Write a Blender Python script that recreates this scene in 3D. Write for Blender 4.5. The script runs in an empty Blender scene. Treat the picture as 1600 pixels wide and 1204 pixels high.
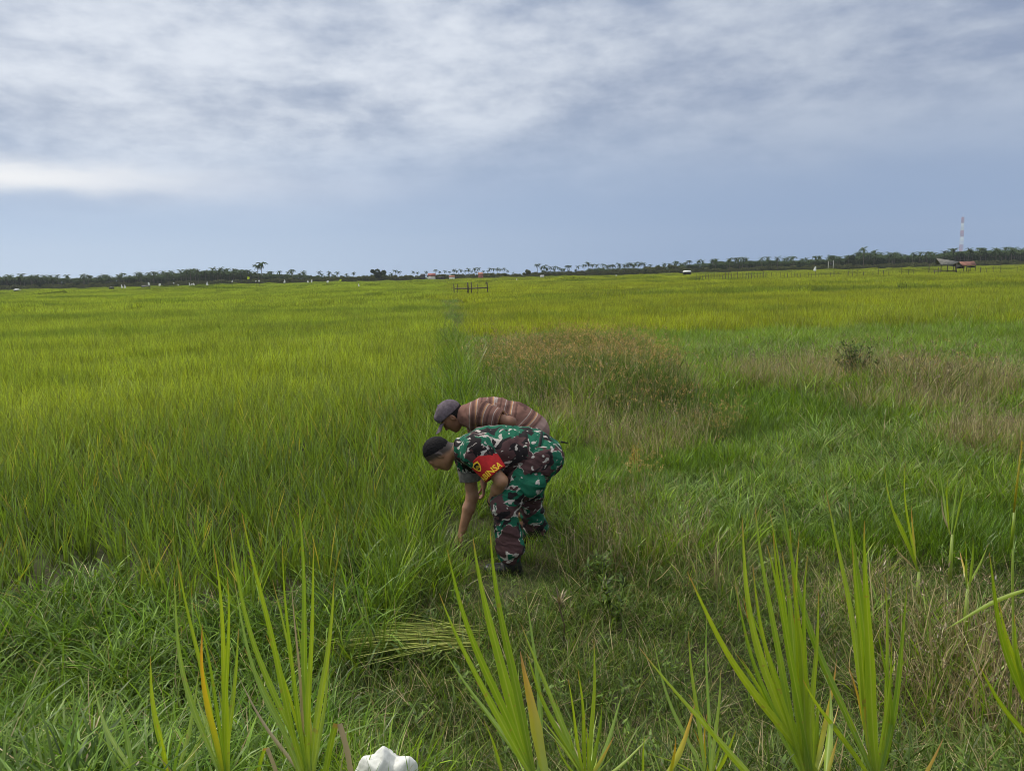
import bpy, math, random
import numpy as np
from mathutils import Matrix, Vector
from mathutils.bvhtree import BVHTree
C = bpy.context.scene.collection
R = math.radians
sc = bpy.context.scene

# ---------------------------------------------------------------- camera
W0, H0, FPX = 1600.0, 1204.0, 1209.0
CAM_H, PITCH, ROLL = 2.0, 8.1, -1.42
cam_d = bpy.data.cameras.new('camera'); cam = bpy.data.objects.new('camera', cam_d); C.objects.link(cam)
cam_d.sensor_width = 36.0; cam_d.lens = FPX / W0 * 36.0
cam_d.clip_start = 0.05; cam_d.clip_end = 6000
CM = Matrix.Rotation(R(90 - PITCH), 3, 'X') @ Matrix.Rotation(R(ROLL), 3, 'Z')
cam.matrix_world = Matrix.Translation((0, 0, CAM_H)) @ CM.to_4x4()
sc.camera = cam
CMn = np.array(CM)
def ray(px, py):
    return CMn @ np.array([(px - W0/2) / FPX, -(py - H0/2) / FPX, -1.0])
def P(px, py, Y):
    d = ray(px, py); return np.array([0, 0, CAM_H]) + d * (Y / d[1])
def G(px, py, z=0.0):
    d = ray(px, py); return np.array([0, 0, CAM_H]) + d * ((z - CAM_H) / d[2])
def proj(p):
    q = (np.asarray(p) - np.array([0, 0, CAM_H])) @ CMn
    return W0/2 - q[..., 0] / q[..., 2] * FPX, H0/2 + q[..., 1] / q[..., 2] * FPX

# ---------------------------------------------------------------- world, sun, exposure
SUN_EL, SUN_AZ = 52.0, -60.0       # azimuth from +Y towards +X
wd = bpy.data.worlds.new('World'); sc.world = wd; wd.use_nodes = True
nt = wd.node_tree; nt.nodes.clear()
def N(t, **kw):
    n = nt.nodes.new(t)
    for k, v in kw.items(): setattr(n, k, v)
    return n
def setin(sock, v):
    if hasattr(v, 'links') or hasattr(v, 'is_output'): nt.links.new(v, sock)
    else: sock.default_value = v
def M(op, a, b=None, c=None, clamp=False):
    n = N('ShaderNodeMath', operation=op); n.use_clamp = clamp
    setin(n.inputs[0], a)
    if b is not None: setin(n.inputs[1], b)
    if c is not None: setin(n.inputs[2], c)
    return n.outputs[0]
def MR(v, a, b, c=0.0, d=1.0, smooth=True):
    n = N('ShaderNodeMapRange'); n.interpolation_type = 'SMOOTHSTEP' if smooth else 'LINEAR'
    setin(n.inputs[0], v)
    for i, x in enumerate((a, b, c, d)): setin(n.inputs[i+1], x)
    return n.outputs[0]
def MIX(f, a, b, bt='MIX'):
    n = N('ShaderNodeMix', data_type='RGBA', blend_type=bt)
    setin(n.inputs[0], f)
    setin(n.inputs[6], a if not isinstance(a, tuple) else (*a, 1)); setin(n.inputs[7], b if not isinstance(b, tuple) else (*b, 1))
    return n.outputs[2]
def NOISE(vec, scale, detail=4, rough=0.5, dist=0.0):
    n = N('ShaderNodeTexNoise'); n.inputs['Scale'].default_value = scale; n.inputs['Detail'].default_value = detail
    n.inputs['Roughness'].default_value = rough; n.inputs['Distortion'].default_value = dist
    setin(n.inputs['Vector'], vec); return n.outputs['Fac']
def COMB(x, y, z):
    n = N('ShaderNodeCombineXYZ')
    for i, v in enumerate((x, y, z)): setin(n.inputs[i], v)
    return n.outputs[0]
def VM(op, a, b):
    n = N('ShaderNodeVectorMath', operation=op); setin(n.inputs[0], a); setin(n.inputs[1], b); return n.outputs[0]
sky = N('ShaderNodeTexSky', sky_type='NISHITA'); sky.sun_disc = False
sky.sun_elevation = R(SUN_EL); sky.sun_rotation = R(SUN_AZ)
tc = N('ShaderNodeTexCoord'); sp = N('ShaderNodeSeparateXYZ'); nt.links.new(tc.outputs['Generated'], sp.inputs[0])
sx, sy, sz = sp.outputs
az = M('ARCTAN2', sx, sy)                       # radians, + right
el = M('ARCSINE', sz)
den = M('ADD', M('MAXIMUM', sz, 0.0), 0.16)
cx_, cy_ = M('DIVIDE', sx, den), M('DIVIDE', sy, den)
pc = COMB(cx_, M('MULTIPLY', cy_, 0.85), 0.0)
n1 = NOISE(pc, 1.9, 6, 0.55, 0.1)
n2 = NOISE(VM('ADD', pc, (7.3, 2.1, 4.0)), 0.55, 3, 0.5, 0.2)
n3 = NOISE(COMB(M('MULTIPLY', az, 3.2), M('MULTIPLY', el, 8.5), 3.0), 2.0, 7, 0.58, 0.1)
n4 = NOISE(COMB(M('MULTIPLY', az, 7.0), M('MULTIPLY', el, 16.0), 8.0), 3.0, 5, 0.6, 0.1)
nn = M('ADD', M('ADD', M('MULTIPLY', n1, 0.26), M('MULTIPLY', n4, 0.16)), M('ADD', M('MULTIPLY', n2, 0.22), M('MULTIPLY', n3, 0.40)))
base_l = MIX(MR(el, 0.0, 0.13), (0.53, 0.655, 0.83), (0.40, 0.52, 0.72))
base_r = MIX(MR(el, 0.0, 0.26), (0.275, 0.385, 0.59), (0.34, 0.415, 0.56))
base = MIX(MR(az, -0.62, 0.45), base_l, base_r)
cl_l = MIX(MR(nn, 0.39, 0.65), (0.34, 0.41, 0.55), (0.76, 0.81, 0.89))
cl_r = MIX(MR(nn, 0.38, 0.62), (0.28, 0.345, 0.49), (0.55, 0.61, 0.71))
cloud = MIX(MR(az, -0.15, 0.45), cl_l, cl_r)
edge = M('ADD', el, M('MULTIPLY', M('SUBTRACT', n2, 0.5), 0.10))
lo = MR(az, -0.5, 0.5, 0.04, 0.085, False)
cm = MR(edge, lo, M('ADD', lo, 0.17))
skyc = MIX(cm, base, cloud)
# pale opening low on the left
gx = M('DIVIDE', M('ADD', az, 0.58), 0.20); gy = M('DIVIDE', M('SUBTRACT', el, 0.118), 0.016)
gy = M('ADD', gy, M('MULTIPLY', M('SUBTRACT', n1, 0.5), 2.5))
g = M('EXPONENT', M('MULTIPLY', M('ADD', M('MULTIPLY', gx, gx), M('MULTIPLY', gy, gy)), -1.0))
skyc = MIX(M('MULTIPLY', g, 0.95, clamp=True), skyc, (0.97, 0.97, 0.97))
gx = M('DIVIDE', M('ADD', az, 0.33), 0.24); gy = M('DIVIDE', M('SUBTRACT', el, 0.108), 0.02)
g = M('EXPONENT', M('MULTIPLY', M('ADD', M('MULTIPLY', gx, gx), M('MULTIPLY', gy, gy)), -1.0))
skyc = MIX(M('MULTIPLY', g, 0.30, clamp=True), skyc, (0.70, 0.74, 0.84))
# an overcast sky is much brighter overhead than at the horizon
zen = MR(sz, 0.36, 0.95, 1.0, 2.7)
skyc = MIX(1.0, skyc, COMB(M('MULTIPLY', zen, MR(sz, 0.36, 0.8, 1.0, 1.12)), zen, M('MULTIPLY', zen, MR(sz, 0.36, 0.8, 1.0, 0.80))), 'MULTIPLY')
skyc = MIX(1.0, skyc, (10.0, 10.0, 10.0), 'MULTIPLY')
for n in nt.nodes:
    if n.type == 'MIX': n.clamp_result = False; n.clamp_factor = True
skyc = MIX(0.04, skyc, sky.outputs[0])
bg = N('ShaderNodeBackground'); nt.links.new(skyc, bg.inputs[0]); bg.inputs[1].default_value = 0.1
out = N('ShaderNodeOutputWorld'); nt.links.new(bg.outputs[0], out.inputs[0])
sl = bpy.data.lights.new('sun', 'SUN'); sl.energy = 2.7; sl.angle = R(11); sl.color = (1.0, 0.94, 0.82)
so = bpy.data.objects.new('sun', sl); C.objects.link(so)
sdir = Vector((math.sin(R(SUN_AZ)) * math.cos(R(SUN_EL)), math.cos(R(SUN_AZ)) * math.cos(R(SUN_EL)), math.sin(R(SUN_EL))))
so.rotation_euler = sdir.to_track_quat('Z', 'Y').to_euler()
sc.view_settings.view_transform = 'Standard'; sc.view_settings.look = 'None'
sc.view_settings.exposure = 0.0; sc.view_settings.gamma = 1.0
sc.cycles.filter_width = 1.0; sc.cycles.max_bounces = 5; sc.cycles.diffuse_bounces = 2; sc.cycles.glossy_bounces = 2
sc.cycles.transmission_bounces = 3; sc.cycles.transparent_max_bounces = 8

# ---------------------------------------------------------------- helpers
def tag(o, label=None, cat=None, group=None, kind=None):
    if label: o['label'] = label
    if cat: o['category'] = cat
    if group: o['group'] = group
    if kind: o['kind'] = kind
    return o
def thing(name, loc=(0, 0, 0), label=None, cat=None, group=None):
    o = bpy.data.objects.new(name, None); C.objects.link(o); o.location = loc; o.empty_display_size = 0.1
    return tag(o, label, cat, group)
def np_mesh(name, V, Fq, mats=(), attrs=None, smooth=True, T=None, midx=None):
    """Fq (n,4) quads and/or T (m,3) triangles"""
    me = bpy.data.meshes.new(name)
    V = np.asarray(V, np.float32); me.vertices.add(len(V)); me.vertices.foreach_set('co', V.ravel())
    Fq = np.zeros((0, 4), np.int32) if Fq is None else np.asarray(Fq, np.int32).reshape(-1, 4)
    T = np.zeros((0, 3), np.int32) if T is None else np.asarray(T, np.int32).reshape(-1, 3)
    nl = Fq.size + T.size
    if nl:
        me.loops.add(nl); me.loops.foreach_set('vertex_index', np.concatenate([Fq.ravel(), T.ravel()]).astype(np.int32))
        me.polygons.add(len(Fq) + len(T))
        ls = np.concatenate([np.arange(len(Fq)) * 4, Fq.size + np.arange(len(T)) * 3]).astype(np.int32)
        me.polygons.foreach_set('loop_start', ls)
        if smooth: me.polygons.foreach_set('use_smooth', np.ones(len(ls), bool))
        if midx is not None: me.polygons.foreach_set('material_index', np.asarray(midx, np.int32))
    for k, a in (attrs or {}).items():
        a = np.asarray(a)
        if a.ndim == 2: t = me.attributes.new(k, 'FLOAT_VECTOR', 'POINT'); t.data.foreach_set('vector', a.astype(np.float32).ravel())
        elif a.dtype.kind == 'i': t = me.attributes.new(k, 'INT', 'POINT'); t.data.foreach_set('value', a.astype(np.int32))
        else: t = me.attributes.new(k, 'FLOAT', 'POINT'); t.data.foreach_set('value', a.astype(np.float32))
    for m in mats: me.materials.append(m)
    me.update(calc_edges=True); me.validate()
    return me
def link(name, me, parent=None):
    o = bpy.data.objects.new(name, me); C.objects.link(o)
    if parent is not None:
        o.parent = parent; o.matrix_parent_inverse = Matrix.Translation(-Vector(parent.location)) if parent.parent is None else Matrix.Identity(4)
    return o
class MB:
    def __init__(s): s.V = []; s.Q = []; s.T = []; s.n = 0; s.a = {}; s.mi = []
    def add(s, V, Q=(), T=(), **at):
        V = np.asarray(V, float).reshape(-1, 3); s.V.append(V)
        Q = np.asarray(Q, int).reshape(-1, 4); T = np.asarray(T, int).reshape(-1, 3)
        s.Q.append(Q + s.n); s.T.append(T + s.n); s.n += len(V)
        for k, v in at.items(): s.a.setdefault(k, []).append(np.broadcast_to(np.asarray(v, float), (len(V),)))
    def box(s, c, size, rot=None):
        c = np.asarray(c, float); h = np.asarray(size, float) / 2
        v = np.array([[x, y, z] for x in (-1, 1) for y in (-1, 1) for z in (-1, 1)]) * h
        if rot is not None: v = v @ np.array(rot).T
        s.add(v + c, [(0, 1, 3, 2), (4, 6, 7, 5), (0, 4, 5, 1), (2, 3, 7, 6), (0, 2, 6, 4), (1, 5, 7, 3)])
    def tube(s, pts, rad, n=6, cap=True, **at):
        pts = np.asarray(pts, float); rad = np.broadcast_to(np.asarray(rad, float), (len(pts),))
        d = np.gradient(pts, axis=0); d /= np.linalg.norm(d, axis=1)[:, None] + 1e-9
        up = np.array([0.31, 0.17, 0.93]) if abs(d[0][2]) < 0.9 else np.array([1.0, 0.1, 0])
        a = np.cross(d, up); a /= np.linalg.norm(a, axis=1)[:, None] + 1e-9; b = np.cross(d, a)
        th = np.arange(n) * 2 * math.pi / n
        V = pts[:, None] + rad[:, None, None] * (np.cos(th)[None, :, None] * a[:, None] + np.sin(th)[None, :, None] * b[:, None])
        m = len(pts); V = V.reshape(-1, 3); Q = []
        for i in range(m - 1):
            for j in range(n): Q.append((i*n+j, i*n+(j+1) % n, (i+1)*n+(j+1) % n, (i+1)*n+j))
        T = []
        if cap:
            V = np.vstack([V, pts[0], pts[-1]])
            for j in range(n): T += [(m*n, (j+1) % n, j), (m*n+1, (m-1)*n+j, (m-1)*n+(j+1) % n)]
        s.add(V, Q, T, **at)
    def mesh(s, name, mats, smooth=True):
        V = np.vstack(s.V); Q = np.vstack(s.Q); T = np.vstack(s.T)
        at = {k: np.concatenate(v) for k, v in s.a.items() if sum(map(len, v)) == len(V)}
        return np_mesh(name, V, Q, mats if isinstance(mats, (list, tuple)) else [mats], at, smooth, T)
    def build(s, name, mat, parent=None, smooth=True): return link(name, s.mesh(name, mat, smooth), parent)
def bent(V, H):   # rotate V by 3x3
    return V @ np.asarray(H).T
# numpy noise
def _h(ix, iy, iz, seed):
    n = (ix * 374761393 + iy * 668265263 + iz * 2147483647 + seed * 974634777) & 0xffffffff
    n = ((n ^ (n >> 13)) * 1274126177) & 0xffffffff; n = (n ^ (n >> 16)) & 0xffffffff
    return n / 4294967295.0
def vnoise(p, seed=0):
    p = np.asarray(p, float); i = np.floor(p).astype(np.int64); f = p - i; u = f * f * (3 - 2 * f); r = 0
    for dx in (0, 1):
        for dy in (0, 1):
            for dz in (0, 1):
                w = (u[..., 0] if dx else 1 - u[..., 0]) * (u[..., 1] if dy else 1 - u[..., 1]) * (u[..., 2] if dz else 1 - u[..., 2])
                r = r + w * _h(i[..., 0] + dx, i[..., 1] + dy, i[..., 2] + dz, seed)
    return r
def fbm(p, o=3, seed=0):
    p = np.asarray(p, float); s = 0; a = 0.5; t = 0
    for k in range(o): s = s + a * vnoise(p * 2**k, seed + k); t += a; a *= 0.5
    return s / t
def n2d(x, y, sc_, seed=0, o=3):
    x = np.asarray(x, float); y = np.asarray(y, float)
    return fbm(np.stack([x * sc_, y * sc_, np.full_like(x * 1.0, 0.37)], -1), o, seed)
def sstep(x, a, b):
    t = np.clip((x - a) / (b - a), 0, 1); return t * t * (3 - 2 * t)

# ---------------------------------------------------------------- materials
def mat(name):
    global nt
    m = bpy.data.materials.new(name); m.use_nodes = True; nt = m.node_tree; nt.nodes.clear(); return m
def finish(shader, disp=None):
    o = N('ShaderNodeOutputMaterial'); nt.links.new(shader, o.inputs[0])
    for n in nt.nodes:
        if n.type == 'MIX': n.clamp_result = False
def BSDF(col, rough=0.6, spec=0.3, bump=None, bd=0.01, metal=0.0):
    b = N('ShaderNodeBsdfPrincipled'); setin(b.inputs['Base Color'], col if not isinstance(col, tuple) else (*col, 1))
    setin(b.inputs['Roughness'], rough); b.inputs['Specular IOR Level'].default_value = spec; b.inputs['Metallic'].default_value = metal
    if bump is not None:
        bn = N('ShaderNodeBump'); bn.inputs['Strength'].default_value = 0.6; bn.inputs['Distance'].default_value = bd
        setin(bn.inputs['Height'], bump); nt.links.new(bn.outputs[0], b.inputs['Normal'])
    return b.outputs[0]
def simple(name, col, rough=0.7, spec=0.25, var=0.25, nscale=8.0, bd=0.004, metal=0.0):
    m = mat(name); co = N('ShaderNodeTexCoord').outputs['Object']
    n = NOISE(co, nscale, 5, 0.6)
    c2 = tuple(c * (1 - var) for c in col); c1 = tuple(min(1, c * (1 + var)) for c in col)
    finish(BSDF(MIX(MR(n, 0.3, 0.7), c2, c1), rough, spec, n, bd, metal)); return m
def ATTR(name, typ='GEOMETRY'):
    n = N('ShaderNodeAttribute', attribute_name=name, attribute_type=typ); return n.outputs['Fac']
def leafmat(name, build, trans=0.4, rough=0.4, gloss=0.035, tgain=(1.25, 1.2, 0.5)):
    """build() -> colour socket. diffuse + translucent + a little gloss"""
    m = mat(name); col = build()
    d = N('ShaderNodeBsdfDiffuse'); nt.links.new(col, d.inputs[0])
    t = N('ShaderNodeBsdfTranslucent'); nt.links.new(MIX(1.0, col, tgain, 'MULTIPLY'), t.inputs[0])
    mx = N('ShaderNodeMixShader'); mx.inputs[0].default_value = trans
    nt.links.new(d.outputs[0], mx.inputs[1]); nt.links.new(t.outputs[0], mx.inputs[2])
    g = N('ShaderNodeBsdfGlossy'); g.inputs['Roughness'].default_value = rough; g.inputs[0].default_value = (1, 1, 1, 1)
    m2 = N('ShaderNodeMixShader'); m2.inputs[0].default_value = gloss
    nt.links.new(mx.outputs[0], m2.inputs[1]); nt.links.new(g.outputs[0], m2.inputs[2])
    finish(m2.outputs[0]); return m
def RAMP(f, stops):
    n = N('ShaderNodeValToRGB'); cr = n.color_ramp
    while len(cr.elements) < len(stops): cr.elements.new(0.5)
    for e, (p, c) in zip(cr.elements, stops): e.position = p; e.color = (*c, 1)
    setin(n.inputs[0], f); return n.outputs[0]
def POS(): return N('ShaderNodeNewGeometry').outputs['Position']

def N2H(r): return M('FRACT', M('MULTIPLY', r, 17.31))
def rice_col(near, far, brown, bfac, dark):
    def b():
        t = ATTR('t'); r = ATTR('r'); pos = POS(); s = N('ShaderNodeSeparateXYZ'); nt.links.new(pos, s.inputs[0])
        tint = ATTR('tint', 'INSTANCER')
        big = NOISE(COMB(M('MULTIPLY', s.outputs[0], 0.10), M('MULTIPLY', s.outputs[1], 0.16), 0), 1.0, 5, 0.6, 0.4)
        mm = M('SUBTRACT', s.outputs[1], M('MULTIPLY', M('ADD', M('MAXIMUM', s.outputs[0], -9.0), 3.0), 1.0 if bfac > 0 else 0.0))
        d = MR(M('ADD', mm, M('MULTIPLY', M('SUBTRACT', big, 0.5), 26.0)), 6.5, 17.0)
        c = MIX(d, near, far)
        band = NOISE(COMB(M('MULTIPLY', s.outputs[0], 0.018), M('MULTIPLY', s.outputs[1], 0.075), 2.0), 1.0, 5, 0.62, 0.3)
        c = MIX(MR(band, 0.50, 0.66, 0.0, 0.75), c, dark)
        c = MIX(MR(big, 0.50, 0.66, 0.0, 0.6), c, dark)
        br = M('MULTIPLY', MR(r, 1.0 - bfac, 1.0), MR(t, 0.25, 0.8), clamp=True)
        br = M('MULTIPLY', br, MR(d, 0.0, 1.0, 1.0, 0.35))
        c = MIX(br, c, brown)
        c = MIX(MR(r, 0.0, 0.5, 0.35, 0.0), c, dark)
        c = MIX(MR(t, 0.0, 0.5, 0.75, 0.0), c, (0.045, 0.06, 0.015))  # dark sheath tone plus painted shade between the plants, on the lower blade
        v = M('MULTIPLY', M('ADD', 0.78, M('MULTIPLY', tint, 0.44)), MR(N2H(r), 0.0, 1.0, 0.50, 1.55, False)); return MIX(1.0, c, COMB(v, v, v), 'MULTIPLY')
    return b
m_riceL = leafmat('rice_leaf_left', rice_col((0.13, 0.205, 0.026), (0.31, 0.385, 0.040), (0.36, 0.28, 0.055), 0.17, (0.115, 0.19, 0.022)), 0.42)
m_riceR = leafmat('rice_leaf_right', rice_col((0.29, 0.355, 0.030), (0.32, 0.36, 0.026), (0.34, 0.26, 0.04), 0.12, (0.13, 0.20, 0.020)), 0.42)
def weed_col(a, b_, tip, tipf=0.5, dark=(0.03, 0.05, 0.012)):
    def b():
        t = ATTR('t'); r = ATTR('r'); tint = ATTR('tint', 'INSTANCER'); pos = POS()
        n = NOISE(pos, 0.7, 3, 0.6)
        c = MIX(MR(M('ADD', M('MULTIPLY', r, 0.5), M('MULTIPLY', n, 0.5)), 0.2, 0.75), a, b_)
        c = MIX(M('MULTIPLY', MR(t, 0.5, 1.0), MR(r, 1.0 - tipf, 1.0), clamp=True), c, tip)
        c = MIX(MR(t, 0.0, 0.55, 0.85, 0.0), c, dark)  # blade foot: sheath colour, darkened further as painted shade in the gaps
        v = M('MULTIPLY', M('ADD', 0.70, M('MULTIPLY', tint, 0.60)), MR(N2H(r), 0.0, 1.0, 0.50, 1.55, False)); return MIX(1.0, c, COMB(v, v, v), 'MULTIPLY')
    return b
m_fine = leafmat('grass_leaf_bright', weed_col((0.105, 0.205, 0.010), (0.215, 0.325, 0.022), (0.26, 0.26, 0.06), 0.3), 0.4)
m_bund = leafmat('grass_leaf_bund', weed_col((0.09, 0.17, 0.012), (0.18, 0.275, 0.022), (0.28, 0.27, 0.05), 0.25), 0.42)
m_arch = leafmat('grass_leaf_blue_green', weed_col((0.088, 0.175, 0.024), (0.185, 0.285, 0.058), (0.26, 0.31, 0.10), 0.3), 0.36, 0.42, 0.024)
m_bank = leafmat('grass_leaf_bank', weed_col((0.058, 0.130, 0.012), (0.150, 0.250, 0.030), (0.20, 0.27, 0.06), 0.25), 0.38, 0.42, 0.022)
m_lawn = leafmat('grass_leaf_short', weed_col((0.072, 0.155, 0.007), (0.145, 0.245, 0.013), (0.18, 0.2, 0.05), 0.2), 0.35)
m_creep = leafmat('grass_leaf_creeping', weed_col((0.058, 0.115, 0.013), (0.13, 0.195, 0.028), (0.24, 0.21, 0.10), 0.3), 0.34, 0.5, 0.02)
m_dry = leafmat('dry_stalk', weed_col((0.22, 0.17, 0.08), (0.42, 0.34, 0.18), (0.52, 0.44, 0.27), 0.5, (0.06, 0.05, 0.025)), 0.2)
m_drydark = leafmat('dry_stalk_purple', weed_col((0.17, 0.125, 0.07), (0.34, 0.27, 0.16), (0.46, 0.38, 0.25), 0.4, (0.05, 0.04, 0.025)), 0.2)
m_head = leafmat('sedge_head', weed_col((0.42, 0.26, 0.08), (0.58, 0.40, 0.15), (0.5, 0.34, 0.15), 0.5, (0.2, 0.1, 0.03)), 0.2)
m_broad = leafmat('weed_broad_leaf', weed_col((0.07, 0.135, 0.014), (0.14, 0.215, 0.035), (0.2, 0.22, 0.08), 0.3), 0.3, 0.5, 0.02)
def tall_col():
    t = ATTR('t'); r = ATTR('r'); e = ATTR('e')
    c = MIX(r, (0.19, 0.33, 0.010), (0.36, 0.48, 0.016))
    co = N('ShaderNodeTexCoord').outputs['Object']
    n = NOISE(VM('MULTIPLY', co, (60.0, 60.0, 3.0)), 1.0, 3, 0.6)
    c = MIX(MR(n, 0.35, 0.7, 0.25, 0.0), c, (0.12, 0.24, 0.012))
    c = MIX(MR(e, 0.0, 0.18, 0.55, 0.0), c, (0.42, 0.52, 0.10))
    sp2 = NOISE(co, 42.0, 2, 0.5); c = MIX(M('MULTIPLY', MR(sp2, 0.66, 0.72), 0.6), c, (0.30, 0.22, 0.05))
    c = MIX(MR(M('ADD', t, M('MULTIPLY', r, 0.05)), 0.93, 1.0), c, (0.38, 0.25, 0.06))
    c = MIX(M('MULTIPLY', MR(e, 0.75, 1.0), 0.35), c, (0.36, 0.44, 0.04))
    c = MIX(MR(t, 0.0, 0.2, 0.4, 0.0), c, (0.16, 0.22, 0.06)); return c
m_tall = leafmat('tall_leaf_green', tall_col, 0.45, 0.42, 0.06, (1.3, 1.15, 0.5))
def tall_yellow():
    t = ATTR('t'); r = ATTR('r')
    c = RAMP(t, [(0.0, (0.24, 0.36, 0.02)), (0.45, (0.48, 0.45, 0.02)), (0.8, (0.62, 0.38, 0.03)), (1.0, (0.45, 0.22, 0.08))])
    return c
m_tally = leafmat('tall_leaf_yellow', tall_yellow, 0.45, 0.45, 0.05, (1.2, 1.05, 0.5))
def tall_dry():
    t = ATTR('t'); return MIX(t, (0.36, 0.30, 0.14), (0.46, 0.36, 0.24))
m_talld = leafmat('tall_leaf_dry', tall_dry, 0.3, 0.5, 0.05, (1.1, 1.0, 0.7))

# ground
m = mat('ground_soil'); pos = POS()
a = NOISE(pos, 1.6, 6, 0.6); b = NOISE(pos, 22.0, 4, 0.6)
s = N('ShaderNodeSeparateXYZ'); nt.links.new(pos, s.inputs[0])
c = MIX(MR(a, 0.35, 0.65), (0.035, 0.032, 0.018), (0.04, 0.055, 0.016)); c = MIX(MR(b, 0.4, 0.8, 0.0, 0.6), c, (0.09, 0.075, 0.04))
c = MIX(MR(s.outputs[1], 30, 110), c, (0.11, 0.155, 0.015))
finish(BSDF(c, 0.9, 0.15, b, 0.02)); m_ground = m

# ---------------------------------------------------------------- ground sheet
def bundx(Y): return np.where(Y < 12, -1.05, -1.05 - (Y - 12) * 0.083)
MOUND = G(915, 622)
def hground(x, y):
    x = np.asarray(x, float); y = np.asarray(y, float)
    bank = 0.45 * (1 - sstep(y, 1.7, 3.15))
    weed = np.maximum(sstep(x, -1.2, -0.4), 1 - sstep(y, 3.9, 4.7)) * (1 - sstep(y, 20, 24)) * sstep(y, 2.0, 3.2)
    h = bank + (n2d(x, y, 0.9, 5) - 0.5) * 0.26 * weed + (n2d(x, y, 3.0, 9) - 0.5) * 0.05 * weed
    h = h + 0.34 * np.exp(-(((x - MOUND[0]) / 1.5) ** 2 + ((y - MOUND[1]) / 2.4) ** 2))
    h = h - 0.10 * sstep(x, -0.9, -1.4) * sstep(y, 4.6, 5.4) * (1 - sstep(y, 60, 90))
    return h
gx = np.concatenate([-np.geomspace(3000, 9, 40), np.linspace(-8.6, 8.6, 150), np.geomspace(9, 3000, 40)])
gy = np.concatenate([-np.geomspace(400, 3, 10), np.linspace(-2, 24, 200), np.geomspace(24.5, 4500, 60)])
X, Y = np.meshgrid(gx, gy); Z = hground(X, Y)
nx, ny = len(gx), len(gy); I = np.arange(nx * ny).reshape(ny, nx)
Q = np.stack([I[:-1, :-1], I[:-1, 1:], I[1:, 1:], I[1:, :-1]], -1).reshape(-1, 4)
ground = link('ground', np_mesh('ground', np.stack([X, Y, Z], -1).reshape(-1, 3), Q, [m_ground])); tag(ground, kind='structure')

# ---------------------------------------------------------------- grass patches
def blades(rng, pos, h, w, lean, bend, az, segs=4, twist=0.6, z0=None, prof=0.8):
    n = len(pos); S = segs
    side_az = az + math.pi / 2 + rng.uniform(-twist, twist, n)
    sv = np.stack([np.cos(side_az), np.sin(side_az), np.zeros(n)], -1)
    dirh = np.stack([np.cos(az), np.sin(az)], -1)
    p = np.zeros((n, 3)); p[:, :2] = pos
    if z0 is not None: p[:, 2] = z0
    V = np.zeros((n, 2 * S + 1, 3)); t_ = np.zeros((n, 2 * S + 1)); st = h / S
    for k in range(S + 1):
        t = k / S
        if k:
            th = lean + bend * ((k - 0.5) / S) ** 1.4
            p = p.copy(); p[:, :2] += dirh * (np.sin(th) * st)[:, None]; p[:, 2] += np.cos(th) * st
        if k < S:
            ww = w * (0.55 + 0.45 * min(1, t * 3)) * (1 - t) ** (0.55 if prof < 1 else 0.8) / 2
            V[:, 2*k] = p - sv * ww[:, None]; V[:, 2*k+1] = p + sv * ww[:, None]; t_[:, 2*k:2*k+2] = t
        else: V[:, 2*S] = p; t_[:, 2*S] = 1
    base = (np.arange(n) * (2*S+1))[:, None]
    q = np.array([[2*k, 2*k+1, 2*k+3, 2*k+2] for k in range(S - 1)]).reshape(-1)
    Q = (base + q[None]).reshape(-1, 4); T = (base + np.array([2*S-2, 2*S-1, 2*S])[None]).reshape(-1, 3)
    return V.reshape(-1, 3), Q, T, t_.reshape(-1), np.repeat(rng.random(n), 2*S+1)
class Patch:
    def __init__(s): s.V = []; s.Q = []; s.T = []; s.t = []; s.r = []; s.qi = []; s.ti = []; s.n = 0
    def add(s, b, mi=0):
        V, Q, T, t, r = b; s.V.append(V); s.Q.append(Q + s.n); s.T.append(T + s.n); s.t.append(t); s.r.append(r)
        s.qi.append(np.full(len(Q), mi)); s.ti.append(np.full(len(T), mi)); s.n += len(V)
    def mesh(s, name, mats):
        return np_mesh(name, np.vstack(s.V), np.vstack(s.Q), mats, {'t': np.concatenate(s.t), 'r': np.concatenate(s.r)}, True,
                       np.vstack(s.T), np.concatenate([np.concatenate(s.qi), np.concatenate(s.ti)]))
def disk(rng, n, r):
    a = rng.uniform(0, 2*math.pi, n); q = np.sqrt(rng.random(n)) * r; return np.stack([np.cos(a)*q, np.sin(a)*q], -1)
def U(rng, a, b, n): return rng.uniform(a, b, n)
def rice_tufts(k, seed, mt, n=19, h=(0.26, 0.52), w=(0.009, 0.0155), rad=0.05, lean=(0.02, 0.48), bend=(0.0, 0.55)):
    out = []
    for i in range(k):
        rng = np.random.default_rng(seed + i); p = Patch(); pos = disk(rng, n, rad)
        a = np.arctan2(pos[:, 1], pos[:, 0]) + rng.normal(0, 0.8, n)
        p.add(blades(rng, pos, U(rng, *h, n), U(rng, *w, n), U(rng, *lean, n), U(rng, *bend, n), a, 5, 1.2)); out.append(p.mesh('tuft', [mt]))
    return out
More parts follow.
